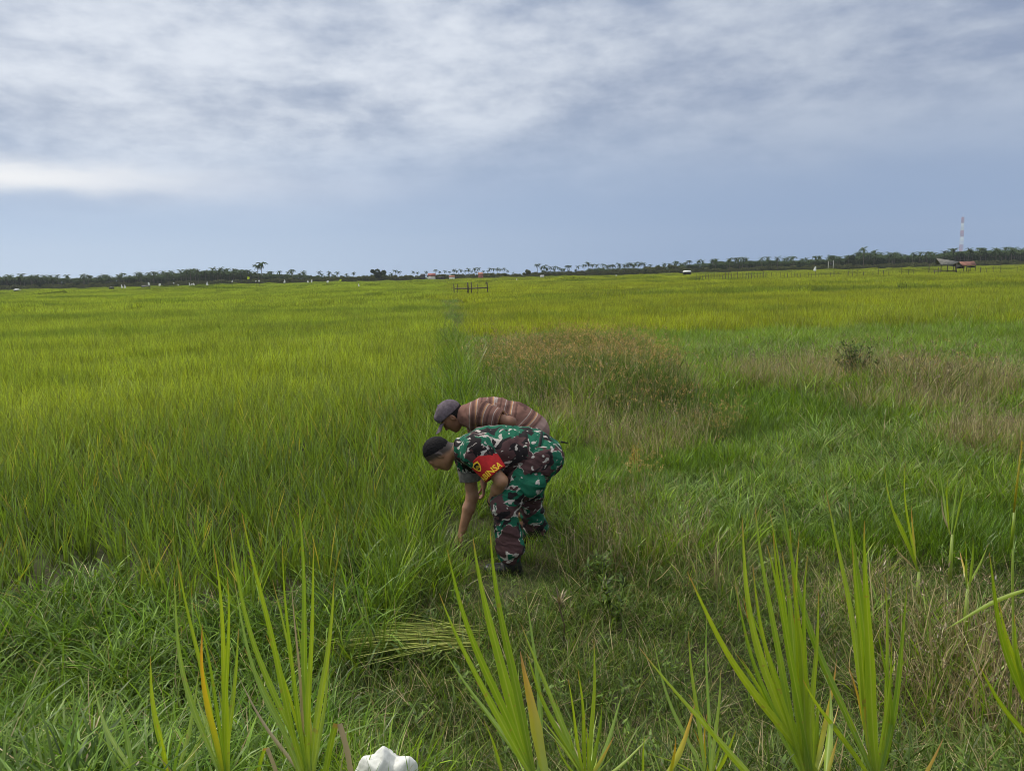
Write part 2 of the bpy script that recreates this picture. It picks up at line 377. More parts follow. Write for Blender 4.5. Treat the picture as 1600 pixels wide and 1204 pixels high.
def rice_patch(k, seed, mt, size, sp_, per, w, h=(0.32, 0.60), segs=4):
    out = []
    for i in range(k):
        rng = np.random.default_rng(seed + i); p = Patch(); g_ = np.arange(-size/2 + sp_/2, size/2, sp_); X, Y = np.meshgrid(g_, g_)
        c = np.stack([X.ravel(), Y.ravel()], -1) + rng.uniform(-0.42, 0.42, (X.size, 2)) * sp_; n = len(c) * per
        off = rng.normal(0, sp_ * 0.22, (n, 2)); pos = np.repeat(c, per, 0) + off; a = np.arctan2(off[:, 1], off[:, 0]) + rng.normal(0, 0.6, n)
        hh = U(rng, *h, n) * np.repeat(U(rng, 0.78, 1.14, len(c)), per)
        p.add(blades(rng, pos, hh, U(rng, w*0.7, w*1.3, n), U(rng, 0.02, 0.42, n), U(rng, 0.0, 0.5, n), a, segs, 1.5)); out.append(p.mesh('patch', [mt]))
    return out
def scatter(name, meshes, pts, rotz, scl, idx, tilt=0.0, seed=1, kind='stuff', label=None, cat=None):
    """one object of kind stuff whose points carry the patch meshes"""
    rng = np.random.default_rng(seed); n = len(pts)
    lib = bpy.data.collections.new(name + '_patches')
    for i, me in enumerate(meshes):
        lib.objects.link(bpy.data.objects.new('%s_patch_%03d' % (name, i), me))
    rot = np.stack([rng.normal(0, 1, n) * tilt, rng.normal(0, 1, n) * tilt, rotz], -1)
    scl = np.asarray(scl, float)
    if scl.ndim == 1: scl = np.stack([scl] * 3, -1)
    me = np_mesh(name, pts, None, [], {'rot': rot, 'scl': scl, 'idx': np.asarray(idx).astype(int), 'tint': rng.random(n)})
    o = link(name, me); g = bpy.data.node_groups.new(name, 'GeometryNodeTree')
    g.interface.new_socket('Geometry', in_out='INPUT', socket_type='NodeSocketGeometry'); g.interface.new_socket('Geometry', in_out='OUTPUT', socket_type='NodeSocketGeometry')
    gi = g.nodes.new('NodeGroupInput'); go = g.nodes.new('NodeGroupOutput'); ip = g.nodes.new('GeometryNodeInstanceOnPoints'); ci = g.nodes.new('GeometryNodeCollectionInfo')
    ci.inputs['Collection'].default_value = lib; ci.inputs['Separate Children'].default_value = True; ci.inputs['Reset Children'].default_value = True
    def na(nm, t):
        x = g.nodes.new('GeometryNodeInputNamedAttribute'); x.data_type = t; x.inputs['Name'].default_value = nm; return x.outputs['Attribute']
    L = g.links.new; L(gi.outputs[0], ip.inputs['Points']); L(ci.outputs[0], ip.inputs['Instance']); ip.inputs['Pick Instance'].default_value = True
    L(na('idx', 'INT'), ip.inputs['Instance Index']); L(na('rot', 'FLOAT_VECTOR'), ip.inputs['Rotation']); L(na('scl', 'FLOAT_VECTOR'), ip.inputs['Scale'])
    L(ip.outputs[0], go.inputs[0])
    md = o.modifiers.new('scatter', 'NODES'); md.node_group = g
    tag(o, label, cat, kind=kind); return o
def jgrid(rng, x0, x1, y0, y1, step, jit=0.45, margin=0.8):
    xs = np.arange(x0, x1, step); ys = np.arange(y0, y1, step); X, Y = np.meshgrid(xs, ys)
    p = np.stack([X.ravel(), Y.ravel()], -1) + rng.uniform(-jit, jit, (X.size, 2)) * step
    u = np.abs(p[:, 0]) < p[:, 1] * 0.69 + margin     # what the photo (and a step to the side) could see
    return p[u]
def inL(p): return p[:, 0] < bundx(p[:, 1]) - 0.02 - 0.15 * (p[:, 1] > 16)
YE = lambda x: 4.45 + 0.25 * np.sin(x * 1.7) + 0.18 * np.sin(x * 4.1)        # near edge of the rice
YR = lambda x: 23.5 + 0.5 * np.sin(x * 0.6) + 0.3 * np.sin(x * 1.9)
def field(name, side, mt, seed, label):
    rng = np.random.default_rng(seed)
    tufts = rice_tufts(10, seed, mt); mid = rice_patch(5, seed + 50, mt, 1.3, 0.17, 11, 0.017); far = rice_patch(4, seed + 60, mt, 4.4, 0.26, 9, 0.034, segs=3)
    vf = rice_patch(3, seed + 70, mt, 13.0, 0.5, 8, 0.085, segs=2)
    P_, S_, I_ = [], [], []
    def push(p, s0, lo_, k):
        if side == 'L': k_ = inL(p) & (p[:, 1] > YE(p[:, 0]) + rng.normal(0, 0.22, len(p)))
        else: k_ = (p[:, 0] > bundx(p[:, 1]) + 1.15) & (p[:, 1] > YR(p[:, 0]))
        p = p[k_]; P_.append(p); S_.append(rng.uniform(0.85, 1.12, len(p)) * s0); I_.append(rng.integers(lo_, lo_ + k, len(p)))
    if side == 'L': push(jgrid(rng, -17, 0, 4, 16, 0.17, 0.45, 1.6), 1.0, 0, 10)
    push(jgrid(rng, -42, 42, 16 if side == 'L' else 22, 52, 1.0, 0.2, 1.5), 1.0, 10, 5)
    push(jgrid(rng, -130, 130, 52, 170, 3.6, 0.15, 4), 1.0, 15, 4)
    push(jgrid(rng, -380, 380, 170, 500, 11.0, 0.12, 12), 1.0, 19, 3)
    p = np.vstack(P_); s = np.concatenate(S_); i = np.concatenate(I_)
    if side == 'L':      # sparser, thinner plants close to the near edge and the wet gap beside the bund
        k = ((n2d(p[:, 0], p[:, 1], 0.8, 3) > 0.36) | (p[:, 1] > 12) | (rng.random(len(p)) < 0.3)) & (rng.random(len(p)) < 0.94); p, s, i = p[k], s[k], i[k]
    z = hground(p[:, 0], p[:, 1]); sz_ = s * (0.78 + 0.42 * n2d(p[:, 0], p[:, 1], 0.55, 8)) * rng.uniform(0.88, 1.1, len(p))
    return scatter(name, tufts + mid + far + vf, np.column_stack([p, z]), rng.uniform(0, 6.28, len(p)), np.column_stack([s, s, sz_]), i, 0.05, seed, label=label, cat='rice')
field('rice_field', 'L', m_riceL, 100, 'dense yellow green rice crop left of the grassy bund')
field('rice_crop', 'R', m_riceR, 300, 'yellow green rice crop beyond the weedy patch on the right')

def tuft_set(k, seed, mats, specs, name):
    """specs: list of (n, radius, h range, w range, lean range, bend range, material index, segs)"""
    out = []
    for i in range(k):
        rng = np.random.default_rng(seed + i); p = Patch()
        for (n, rad, h, w, lean, bend, mi, segs) in specs:
            pos = disk(rng, n, rad); a = np.arctan2(pos[:, 1], pos[:, 0]) + rng.normal(0, 1.0, n)
            p.add(blades(rng, pos, U(rng, *h, n), U(rng, *w, n), U(rng, *lean, n), U(rng, *bend, n), a, segs, 1.2), mi)
        out.append(p.mesh(name, mats))
    return out
def heads(p, rng, n, rad, h, mi_stem, mi_head, cluster=14, size=0.03, hw=(0.004, 0.008)):
    """wiry stems carrying little seed heads"""
    pos = disk(rng, n, rad); a = U(rng, 0, 6.28, n); hh = U(rng, *h, n); ln = U(rng, 0, 0.45, n)
    p.add(blades(rng, pos, hh, U(rng, 0.003, 0.005, n), ln, np.full(n, 0.2), a, 3, 1.5), mi_stem)
    tip = np.column_stack([pos + np.stack([np.cos(a), np.sin(a)], -1) * (np.sin(ln + 0.08) * hh)[:, None], np.cos(ln + 0.08) * hh * 0.98])
    c = np.repeat(tip, cluster, 0) + rng.normal(0, size * 0.5, (n * cluster, 3)); m_ = len(c)
    p.add(blades(rng, c[:, :2], U(rng, size*0.6, size*1.4, m_), U(rng, *hw, m_), U(rng, 0, 1.4, m_), U(rng, 0, 0.8, m_), U(rng, 0, 6.28, m_), 2, 1.5, c[:, 2]), mi_head)
def broad(rng, n, rad, h, leaf, p, mi):
    """little upright stems with oval leaves"""
    pos = disk(rng, n, rad); hh = U(rng, *h, n); k = 9
    base = np.repeat(np.column_stack([pos, np.zeros(n)]), k, 0); z = (np.tile(np.linspace(0.15, 1, k), n)) * np.repeat(hh, k)
    m_ = n * k
    V, Q, T, t, r = blades(rng, base[:, :2] + rng.normal(0, 0.006, (m_, 2)), U(rng, leaf*0.7, leaf*1.3, m_), U(rng, leaf*0.30, leaf*0.42, m_), U(rng, 0.7, 1.25, m_), U(rng, 0.1, 0.7, m_), U(rng, 0, 6.28, m_), 3, 0.3, z)
    p.add((V, Q, T, t, r), mi)
    p.add(blades(rng, pos, hh, np.full(n, 0.005), U(rng, 0, 0.2, n), np.full(n, 0.1), U(rng, 0, 6.28, n), 2), mi)

# zones in photo pixels of the plants' feet: (cx, cy, rx, ry)
def zone(px, py, L):
    w = np.zeros(len(px))
    for (cx, cy, rx, ry) in L: w = np.maximum(w, 1 - sstep(((px-cx)/rx)**2 + ((py-cy)/ry)**2, 0.6, 1.35))
    return w
Z_dry = [(930, 625, 150, 62), (1000, 690, 90, 30), (830, 570, 90, 26), (960, 860, 130, 62), (1300, 600, 170, 24), (1440, 620, 170, 34), (1560, 700, 90, 30),
         (1260, 940, 150, 55), (1510, 1080, 140, 100), (1130, 950, 100, 45)]
Z_orange = [(900, 590, 150, 50), (1010, 640, 80, 36), (1420, 600, 130, 30), (990, 780, 22, 22), (1110, 680, 50, 24)]
Z_arch = [(1390, 720, 190, 45), (1120, 790, 180, 45), (1330, 560, 280, 14), (1560, 600, 80, 30), (1230, 800, 160, 40), (1560, 560, 90, 18)]
Z_lawn = [(1450, 840, 230, 45), (1180, 650, 200, 30), (1000, 730, 150, 26), (1580, 860, 160, 30), (1250, 680, 160, 24)]
Z_creep = [(860, 1010, 240, 110), (760, 1120, 300, 130), (1000, 1130, 300, 120), (900, 930, 130, 50), (700, 1040, 170, 60), (1250, 1130, 420, 170), (1500, 950, 160, 90), (1180, 960, 220, 100)]
def weeds(seed=7):
    rng = np.random.default_rng(seed)
    fam = {}
    fam['fine'] = tuft_set(6, 500, [m_fine, m_dry], [(48, 0.13, (0.12, 0.30), (0.005, 0.009), (0.0, 0.5), (0.2, 1.5), 0, 5), (4, 0.13, (0.15, 0.35), (0.003, 0.005), (0.1, 0.9), (0.2, 1.3), 1, 3)], 'grass')
    fam['arch'] = tuft_set(6, 520, [m_arch, m_dry], [(46, 0.14, (0.16, 0.38), (0.006, 0.012), (0.0, 0.6), (0.9, 2.3), 0, 6), (4, 0.14, (0.2, 0.45), (0.005, 0.008), (0.2, 1.0), (0.2, 1.3), 1, 3)], 'grass')
    fam['bank'] = tuft_set(7, 540, [m_bank, m_dry], [(34, 0.12, (0.16, 0.38), (0.007, 0.013), (0.0, 0.6), (0.8, 2.4), 0, 6), (14, 0.12, (0.12, 0.3), (0.005, 0.009), (0.0, 0.7), (0.3, 1.5), 0, 4), (2, 0.14, (0.2, 0.4), (0.004, 0.007), (0.3, 1.0), (0.2, 1.3), 1, 4)], 'grass')
    fam['lawn'] = tuft_set(5, 560, [m_lawn], [(110, 0.15, (0.06, 0.17), (0.003, 0.006), (0.0, 0.5), (0.1, 1.0), 0, 3)], 'grass')
    fam['bund'] = tuft_set(6, 580, [m_bund, m_dry], [(36, 0.10, (0.22, 0.50), (0.006, 0.011), (0.0, 0.35), (0.1, 1.1), 0, 6), (12, 0.12, (0.15, 0.3), (0.006, 0.010), (0.1, 0.6), (0.6, 2.0), 0, 5)], 'grass')
    dry = []
    for i in range(6):
        r = np.random.default_rng(600 + i); p = Patch()
        for (n, rad, h, w, ln, bd, mi, sg) in [(34, 0.2, (0.12, 0.4), (0.0028, 0.0055), (0.0, 1.3), (-1.2, 1.6), 0, 4), (26, 0.2, (0.1, 0.34), (0.0025, 0.005), (0.0, 1.4), (-1.2, 1.6), 1, 4), (40, 0.2, (0.12, 0.32), (0.004, 0.008), (0.0, 0.8), (0.2, 1.4), 2, 4)]:
            pos = disk(r, n, rad); p.add(blades(r, pos, U(r, *h, n), U(r, *w, n), U(r, *ln, n), U(r, *bd, n), U(r, 0, 6.28, n), sg, 1.5), mi)
        heads(p, r, 5, 0.2, (0.2, 0.42), 0, 1, 8, 0.02)
        dry.append(p.mesh('dry', [m_dry, m_drydark, m_fine]))
    fam['dry'] = dry
    org = []
    for i in range(5):
        r = np.random.default_rng(640 + i); p = Patch(); n = 34
        p.add(blades(r, disk(r, n, 0.16), U(r, 0.2, 0.45, n), U(r, 0.005, 0.009, n), U(r, 0, 0.5, n), U(r, 0.2, 1.4, n), U(r, 0, 6.28, n), 5, 1.2), 0)
        heads(p, r, 9, 0.18, (0.3, 0.55), 0, 1, 9, 0.022, (0.004, 0.007)); org.append(p.mesh('sedge', [m_creep, m_head]))
    fam['orange'] = org
    cr = []
    for i in range(7):
        r = np.random.default_rng(680 + i); p = Patch()
        for (n, rad, h, w, ln, bd, mi, sg) in [(70, 0.17, (0.05, 0.16), (0.004, 0.008), (0.2, 1.3), (-0.4, 1.5), 0, 3), (26, 0.17, (0.12, 0.26), (0.003, 0.006), (0.1, 1.2), (0.2, 1.6), 0, 4), (14, 0.17, (0.08, 0.25), (0.002, 0.0045), (0.5, 1.5), (-0.6, 1.0), 1, 3)]:
            pos = disk(r, n, rad); p.add(blades(r, pos, U(r, *h, n), U(r, *w, n), U(r, *ln, n), U(r, *bd, n), U(r, 0, 6.28, n), sg, 1.5), mi)
        if i > 4: broad(r, 3, 0.15, (0.06, 0.16), 0.035, p, 2)
        cr.append(p.mesh('creep', [m_creep, m_dry, m_broad]))
    fam['creep'] = cr
    pts = {k: [] for k in fam}; sca = {k: [] for k in fam}
    def push(k, p, s):
        if len(p): pts[k].append(p); sca[k].append(s)
    for (y0, y1, step) in ((1.9, 9.0, 0.13), (9.0, 25.0, 0.22)):
        p = jgrid(rng, -17, 18, y0, y1, step, 0.5, 1.4); z = hground(p[:, 0], p[:, 1]); px, py = proj(np.column_stack([p, z]))
        left = inL(p) & (p[:, 1] > YE(p[:, 0])) ; rr = (p[:, 0] > bundx(p[:, 1]) + 0.9) & (p[:, 1] > YR(p[:, 0]) + 0.3)
        strip = (p[:, 0] > bundx(p[:, 1]) - 0.12) & (p[:, 0] < bundx(p[:, 1]) + 0.45) & (p[:, 1] > 3.6)
        bank = (~left) & (p[:, 0] < bundx(p[:, 1]) + 0.25) & (p[:, 1] <= 5.2)
        ok = ~left & ~rr
        # trampled ground round the men's feet stays low
        n_ = rng.random(len(p)); nz = (n2d(p[:, 0], p[:, 1], 0.7, 21) - 0.5) * 0.9
        wd_, wo, wa, wl, wc = [zone(px, py, Z) + nz * 0.8 for Z in (Z_dry, Z_orange, Z_arch, Z_lawn, Z_creep)]
        sc_ = rng.uniform(0.75, 1.2, len(p)) * (1.0 if step < 0.2 else 1.35) * (0.8 + 0.5 * n2d(p[:, 0], p[:, 1], 0.5, 33))
        feet = (px > 690) & (px < 880) & (p[:, 1] > 4.3) & (p[:, 1] < 6.3)
        sc_ = sc_ * (0.55 + 0.95 * n2d(p[:, 0], p[:, 1], 1.3, 91)); sc_ = np.where(feet, sc_ * 0.55, sc_)
        arr = np.column_stack([p, z - 0.01]); used = np.zeros(len(p), bool)
        def sel(k, mask, prob, mul=1.0):
            nonlocal used
            q = ok & ~used & mask & (rng.random(len(p)) < prob); push(k, arr[q], sc_[q] * mul); used |= q
        sel('bank', bank, 0.85, 1.0)
        sc_ = np.where(strip & (p[:, 1] < 5.2), sc_ * 0.72, sc_); sel('bund', strip & ~feet, 0.85, 1.0)
        sel('orange', (wo > 0.42) & (px < 1200), 0.55, 0.85); sel('dry', (wo > 0.42) & (px < 1200), 0.5, 0.9); sel('orange', wo > 0.45, 0.14, 0.8)
        sel('dry', (wd_ > 0.45) & (p[:, 1] > 7.5), 0.45, 1.0); sel('dry', (wd_ > 0.45) & (px > 1380), 0.5, 1.15); sel('dry', (wd_ > 0.45), 0.26, 0.9)
        sel('arch', wa > 0.5, 0.6, 0.85)
        sel('lawn', wl > 0.42, 0.95, 1.1)
        sel('creep', (wc > 0.4) | ((px > 640) & (p[:, 1] < 3.6)), 1.0, 1.0)
        sel('lawn', p[:, 1] < 12, 0.25, 1.2)
        sel('fine', p[:, 0] > -50, 0.7 if step < 0.2 else 0.95, 1.0)
        sel('creep', p[:, 0] > -50, 0.6, 1.0)
    # the strip of the bund going off into the distance
    q = rng.uniform(0, 1, 900); yy = 12 + q * 120; xx = bundx(yy) + rng.uniform(-0.1, 1.05, 900)
    f_ = rng.random(900)
    for k_, m_ in (('lawn', f_ < 0.3), ('dry', (f_ >= 0.3) & (f_ < 0.42)), ('arch', f_ >= 0.42)): push(k_, np.column_stack([xx, yy, np.zeros(900)])[m_], rng.uniform(1.0, 1.7, m_.sum()))
    meta = {'fine': ('bright_grass', 'bright green soft grass growing over the weedy patch'), 'arch': ('arching_grass', 'blue green broad grass arching in mounds on the weedy patch'),
            'bank': ('bank_grass', 'lush green grass on the bank in front of the rice'), 'lawn': ('short_grass', 'short deep green grass in the low hollows'),
            'bund': ('bund_grass', 'tall light green grass along the bund beside the rice'), 'dry': ('dry_weeds', 'tangled brown dried weeds on the rough ground'),
            'orange': ('sedge', 'sedge with orange brown seed heads behind the two men'), 'creep': ('creeping_grass', 'low creeping grass and small leaves near the bottom of the picture')}
    for k in fam:
        p = np.vstack(pts[k]); s = np.concatenate(sca[k]); r = np.random.default_rng(len(p))
        scatter(meta[k][0], fam[k], p, r.uniform(0, 6.28, len(p)), s, r.integers(0, len(fam[k]), len(p)), 0.1, 77, label=meta[k][1], cat='grass')
weeds()

# ---------------------------------------------------------------- far trees
m_palm = leafmat('palm_frond', lambda: MIX(ATTR('r'), (0.020, 0.040, 0.018), (0.065, 0.095, 0.035)), 0.12, 0.6, 0.006)
m_bark = simple('palm_bark', (0.11, 0.095, 0.075), 0.9, 0.1, 0.3, 0.8)
m_bush = leafmat('bush_leaf', lambda: MIX(ATTR('r'), (0.018, 0.036, 0.015), (0.060, 0.082, 0.030)), 0.12, 0.6, 0.004)
m_bush2 = leafmat('scrub_leaf', lambda: MIX(ATTR('r'), (0.06, 0.07, 0.03), (0.12, 0.13, 0.05)), 0.15, 0.6, 0.004)
def palm_parts(seed, h=10.0, nf=16, fl=3.2):
    rng = np.random.default_rng(seed); tr = MB(); k = 8
    lx, ly = rng.normal(0, 0.5, 2); t = np.linspace(0, 1, k)
    pts = np.column_stack([lx * t**2, ly * t**2, t * h]); tr.tube(pts, np.interp(t, [0, 0.1, 1], [0.24, 0.17, 0.12]), 6)
    cr = Patch(); top = pts[-1]
    for i in range(nf):
        az_ = i * 2.399 + rng.uniform(-0.2, 0.2); up = rng.uniform(-0.5, 1.15); L = fl * rng.uniform(0.85, 1.1); S = 6
        th = up; p = top.copy(); V = []; d = np.array([math.cos(az_), math.sin(az_)]); sd = np.array([-d[1], d[0], 0])
        for s_ in range(S + 1):
            u = s_ / S; wv = 0.33 * math.sin(math.pi * min(1, 0.12 + u * 0.85)) ** 0.7
            V += [p - sd * wv - np.array([0, 0, wv * 0.7]), p, p + sd * wv - np.array([0, 0, wv * 0.7])]
            th -= (0.16 + 0.035 * s_); p = p + np.array([d[0] * math.cos(th), d[1] * math.cos(th), math.sin(th)]) * L / S
        Q = [];
        for s_ in range(S): Q += [(3*s_, 3*s_+1, 3*s_+4, 3*s_+3), (3*s_+1, 3*s_+2, 3*s_+5, 3*s_+4)]
        cr.add((np.array(V), np.array(Q), np.zeros((0, 3), int), np.zeros(len(V)), np.full(len(V), rng.random())))
    return tr, cr, top
def blob(seed, rx, rz, n, leaf, h0=0.0, lobes=7):
    rng = np.random.default_rng(seed); c = np.column_stack([rng.normal(0, 0.5, (lobes, 2)) * rx, h0 + rz * (0.5 + rng.uniform(0, 1.0, lobes))]); rr = rng.uniform(0.35, 0.7, lobes)
    k = rng.integers(0, lobes, n); d = rng.normal(0, 1, (n, 3)); d /= np.linalg.norm(d, axis=1)[:, None]
    p = c[k] + d * rr[k][:, None] * np.array([rx, rx, rz]) * 0.75 * rng.uniform(0.6, 1, n)[:, None]; p[:, 2] = np.maximum(p[:, 2], h0 * 0.6 + leaf * 0.3)
    a = rng.normal(0, 1, (n, 3)); a /= np.linalg.norm(a, axis=1)[:, None]; b_ = np.cross(a, rng.normal(0, 1, (n, 3))); b_ /= np.linalg.norm(b_, axis=1)[:, None]
    V = np.stack([p - a*leaf, p - b_*leaf*0.6, p + a*leaf, p + b_*leaf*0.6], 1).reshape(-1, 3); Q = np.arange(n*4).reshape(-1, 4)
    r = np.repeat(np.clip(rng.random(lobes)[k] * 0.7 + rng.random(n) * 0.3, 0, 1), 4)
    return V, Q, np.zeros((0, 3), int), np.zeros(n*4), r
def crest(x):   # top of the tree line in photo pixels
    return np.interp(x, [-200, 0, 60, 110, 200, 270, 310, 350, 400, 470, 540, 575, 600, 612, 640, 660, 830, 850, 885, 930, 1000, 1060, 1120, 1200, 1260, 1330, 1350, 1400, 1450, 1500, 1600, 1800],
                     [432, 433, 431, 434, 431, 427, 423, 422, 426, 428, 431, 430, 426, 432, 434, 437, 434, 421, 424, 418, 417, 414, 408, 406, 405, 402, 395, 399, 398, 392, 390, 388])
def horizon(x): return 430 - (x - 800) * math.tan(R(1.42))
def tree_lib():
    lib = []
    for i in range(4):
        tr, cr, top = palm_parts(900 + i, 10.0, 16, 3.3); p = Patch()
        V = np.vstack(tr.V); p.add((V, np.vstack(tr.Q), np.vstack(tr.T), np.zeros(len(V)), np.zeros(len(V))), 1)
        p.add((np.vstack(cr.V), np.vstack(cr.Q), np.zeros((0, 3), int), np.zeros(cr.n), np.concatenate(cr.r)), 0); lib.append(p.mesh('palm', [m_palm, m_bark]))
    for i in range(3):
        p = Patch(); p.add(blob(930 + i, 3.4, 4.5, 1300, 0.42, 1.0)); lib.append(p.mesh('bush', [m_bush]))
    for i in range(2):
        p = Patch(); p.add(blob(950 + i, 2.4, 1.6, 500, 0.3, 0.0)); lib.append(p.mesh('scrub', [m_bush2]))
    return lib
def woodland(name, x0, x1, D0, label, seed, gap=None, hill=0.0):
    rng = np.random.default_rng(seed); pts, s, idx = [], [], []
    pxs = np.arange(x0, x1, 1.5)
    for px in pxs:
        for row in range(4):
            D = D0 + row * 16 + rng.uniform(-6, 6); x = px + rng.uniform(-3, 3); hz = horizon(x)
            top = (hz - crest(x) + (rng.uniform(-5.0, -1.5) if rng.random() > 0.07 else rng.uniform(-0.5, 4.0))) * D / FPX + CAM_H
            if gap is not None and gap[0] < x < gap[1]: continue
            gp = P(x, hz, D); h = max(2.0, top)
            if rng.random() < 0.62: i = rng.integers(0, 4); sc_ = h / 10.6
            else: i = rng.integers(4, 7); sc_ = h / 8.5 * rng.uniform(0.55, 0.85)
            pts.append((gp[0], D, 0)); idx.append(i); s.append(sc_)
        if rng.random() < 0.5:
            D = D0 - 12 + rng.uniform(-4, 4); gp = P(px, horizon(px), D); pts.append((gp[0], D, 0)); idx.append(rng.integers(7, 9)); s.append(rng.uniform(0.7, 1.3))
    s = np.array(s); return scatter(name, LIB, np.array(pts, float), rng.uniform(0, 6.28, len(pts)), s, idx, 0.03, seed, label=label, cat='trees')
LIB = tree_lib()
woodland('palm_woodland', -160, 645, 440, 'long dark palm and bush woodland along the left horizon', 11)
woodland('far_woodland', 826, 1760, 430, 'dark palm woodland along the right horizon behind the fence', 12)
woodland('low_scrub', 560, 860, 470, 'low scrub line under the open row of palms', 13, (560, 860))

def dup(root, loc, scale=1.0, rotz=0.0):
    c = root.copy(); C.objects.link(c); c.location = loc; c.scale = (scale,) * 3; c.rotation_euler = (0, 0, rotz)
    for ch in PROTO[root.name]:
        d = ch.copy(); C.objects.link(d); d.parent = c
        for g_ in PROTO.get(ch.name, ()):
            e = g_.copy(); C.objects.link(e); e.parent = d
    return c
PROTO = {}
def palm_proto(seed, h, nf=16, fl=3.3):
    t = thing('coconut_palm'); tr, cr, top = palm_parts(seed, h, nf, fl)
    a_ = tr.build('trunk', m_bark, t); b_ = link('crown', cr.mesh('crown', [m_palm]), t); PROTO[t.name] = [a_, b_]; return t
protos = [palm_proto(970 + i, 10.0) for i in range(3)]; used_p = [False] * 3; prng = random.Random(4)
def put_palm(px, pytop, D, label, group=None, base=None):
    hz = horizon(px); h = (hz - pytop) * D / FPX + CAM_H; gp = P(px, hz, D); k = prng.randrange(3)
    s_ = h / 11.0
    if used_p[k]: o = dup(protos[k], (gp[0], D, 0), s_, prng.uniform(0, 6.28))
    else: o = protos[k]; used_p[k] = True; o.location = (gp[0], D, 0); o.scale = (s_,) * 3
    for kk in ('group',):
        if kk in o: del o[kk]
    tag(o, label, 'palm tree', group); return o
row = [(645.6, 423), (652.5, 424), (666.9, 423), (680.6, 420), (686.9, 423), (695.6, 422), (702.5, 423), (709, 420), (714, 422), (720.5, 420), (727.5, 421), (732.5, 418.5), (736.9, 422),
       (741, 418), (744.4, 423.5), (747.5, 417.5), (755, 422), (766, 418), (771.9, 418), (776.9, 418), (781, 419), (787.5, 418), (793, 421), (802, 424.5), (763, 421), (690, 430), (737, 429), (718, 430), (760, 430), (768, 430)]
for i, (x, y) in enumerate(row):
    put_palm(x, y + 0.5, 500 + (i % 5) * 12, 'slender coconut palm in the open row beside the red roofed houses', 'palms in the open row on the horizon')
crestp = [(887, 414), (890, 414), (903.5, 415), (912.5, 412.5), (919, 409.5), (926, 412), (933, 413), (942.5, 411.5), (948.5, 414), (956, 413), (959, 413), (967, 411), (975.5, 413), (980.7, 410.5), (984, 410.5),
          (993.5, 409.5), (1000, 410), (1005.5, 410), (1016, 412.5)]
for x, y in crestp: put_palm(x, y, 415, 'coconut palm rising above the scrub just right of the picture centre', 'palms rising above the central scrub')
for x, y in [(867, 415), (873, 417), (855, 418), (840, 411.5), (847, 416), (851, 414), (860, 416)]: put_palm(x, y, 415, 'coconut palm above the dark grove right of the open row', 'palms above the dark grove')
for x, y in [(1056, 407), (1077, 406), (1092, 405.5), (1190, 402), (1239, 399.5), (1273, 399), (1389, 394), (1397, 394), (1425, 394.5), (1512, 388), (1556, 387.5), (1580, 388), (1215, 401), (1140, 403), (1160, 402), (1325, 399), (1453, 395.5)]:
    put_palm(x, y, 415, 'coconut palm standing out of the right hand tree line', 'palms standing out of the right hand woodland')
put_palm(1349, 386.5, 410, 'tallest palm of the right hand tree line, above the fence'); put_palm(1365.5, 391, 410, 'second tallest palm of the right tree line, beside the tallest')
put_palm(409.5, 408.5, 400, 'taller of the two high palms standing alone above the left woodland'); put_palm(404, 412.5, 400, 'shorter of the two high palms standing alone above the left woodland')
for x, y in [(50, 430), (131, 428), (139, 429), (193, 425.5), (221, 425), (263, 425), (291, 421), (299, 421), (310, 421), (322, 422), (346, 418), (377, 421), (457, 420), (437, 423), (474, 423), (500, 423.5), (515, 424), (528, 424), (553, 425), (618, 421), (624, 423), (612, 426)]:
    put_palm(x, y, 420, 'coconut palm standing out of the left hand tree line', 'palms standing out of the left hand woodland')
def crown_tree(name, px, pytop, wpx, D, label, mtl=m_bush, seed=1):
    hz = horizon(px); h = (hz - pytop) * D / FPX + CAM_H; w = wpx * D / FPX; gp = P(px, hz, D); t = thing(name, (gp[0], D, 0), label, 'tree')
    tr = MB(); tr.tube(np.array([[0, 0, 0], [0.1, 0, h*0.3], [0.3, 0, h*0.6]]) + np.array([gp[0], D, 0]), [0.35, 0.3, 0.18], 7); tr.build('trunk', m_bark, t)
    p = Patch(); V, Q_, T_, t_, r_ = blob(seed, w * 0.42, h * 0.38, 1800, 0.4, h * 0.25, 9); p.add((V + np.array([gp[0], D, 0]), Q_, T_, t_, r_)); link('crown', p.mesh('crown', [mtl]), t)
crown_tree('broadleaf_tree', 592, 420, 22, 425, 'wide rounded dark tree on the left horizon near the open palms', m_bush, 3)
crown_tree('broadleaf_tree', 713, 428, 11, 460, 'small round tree in front of the open palm row', m_bush, 4)
crown_tree('broadleaf_tree', 788, 426, 12, 460, 'low spreading tree at the right end of the open palm row', m_bush, 5)
crown_tree('broadleaf_tree', 825, 421, 12, 430, 'paler green tree at the left end of the dark grove', m_bush2, 6)
crown_tree('broadleaf_tree', 1330, 398, 26, 425, 'spreading dark tree left of the tallest right hand palm', m_bush, 7)
crown_tree('broadleaf_tree', 1062, 412, 30, 425, 'pale scrubby tree behind the white roofed hut', m_bush2, 8)
crown_tree('broadleaf_tree', 1030, 416, 34, 425, 'wide pale scrubby tree left of the white roofed hut', m_bush2, 9)

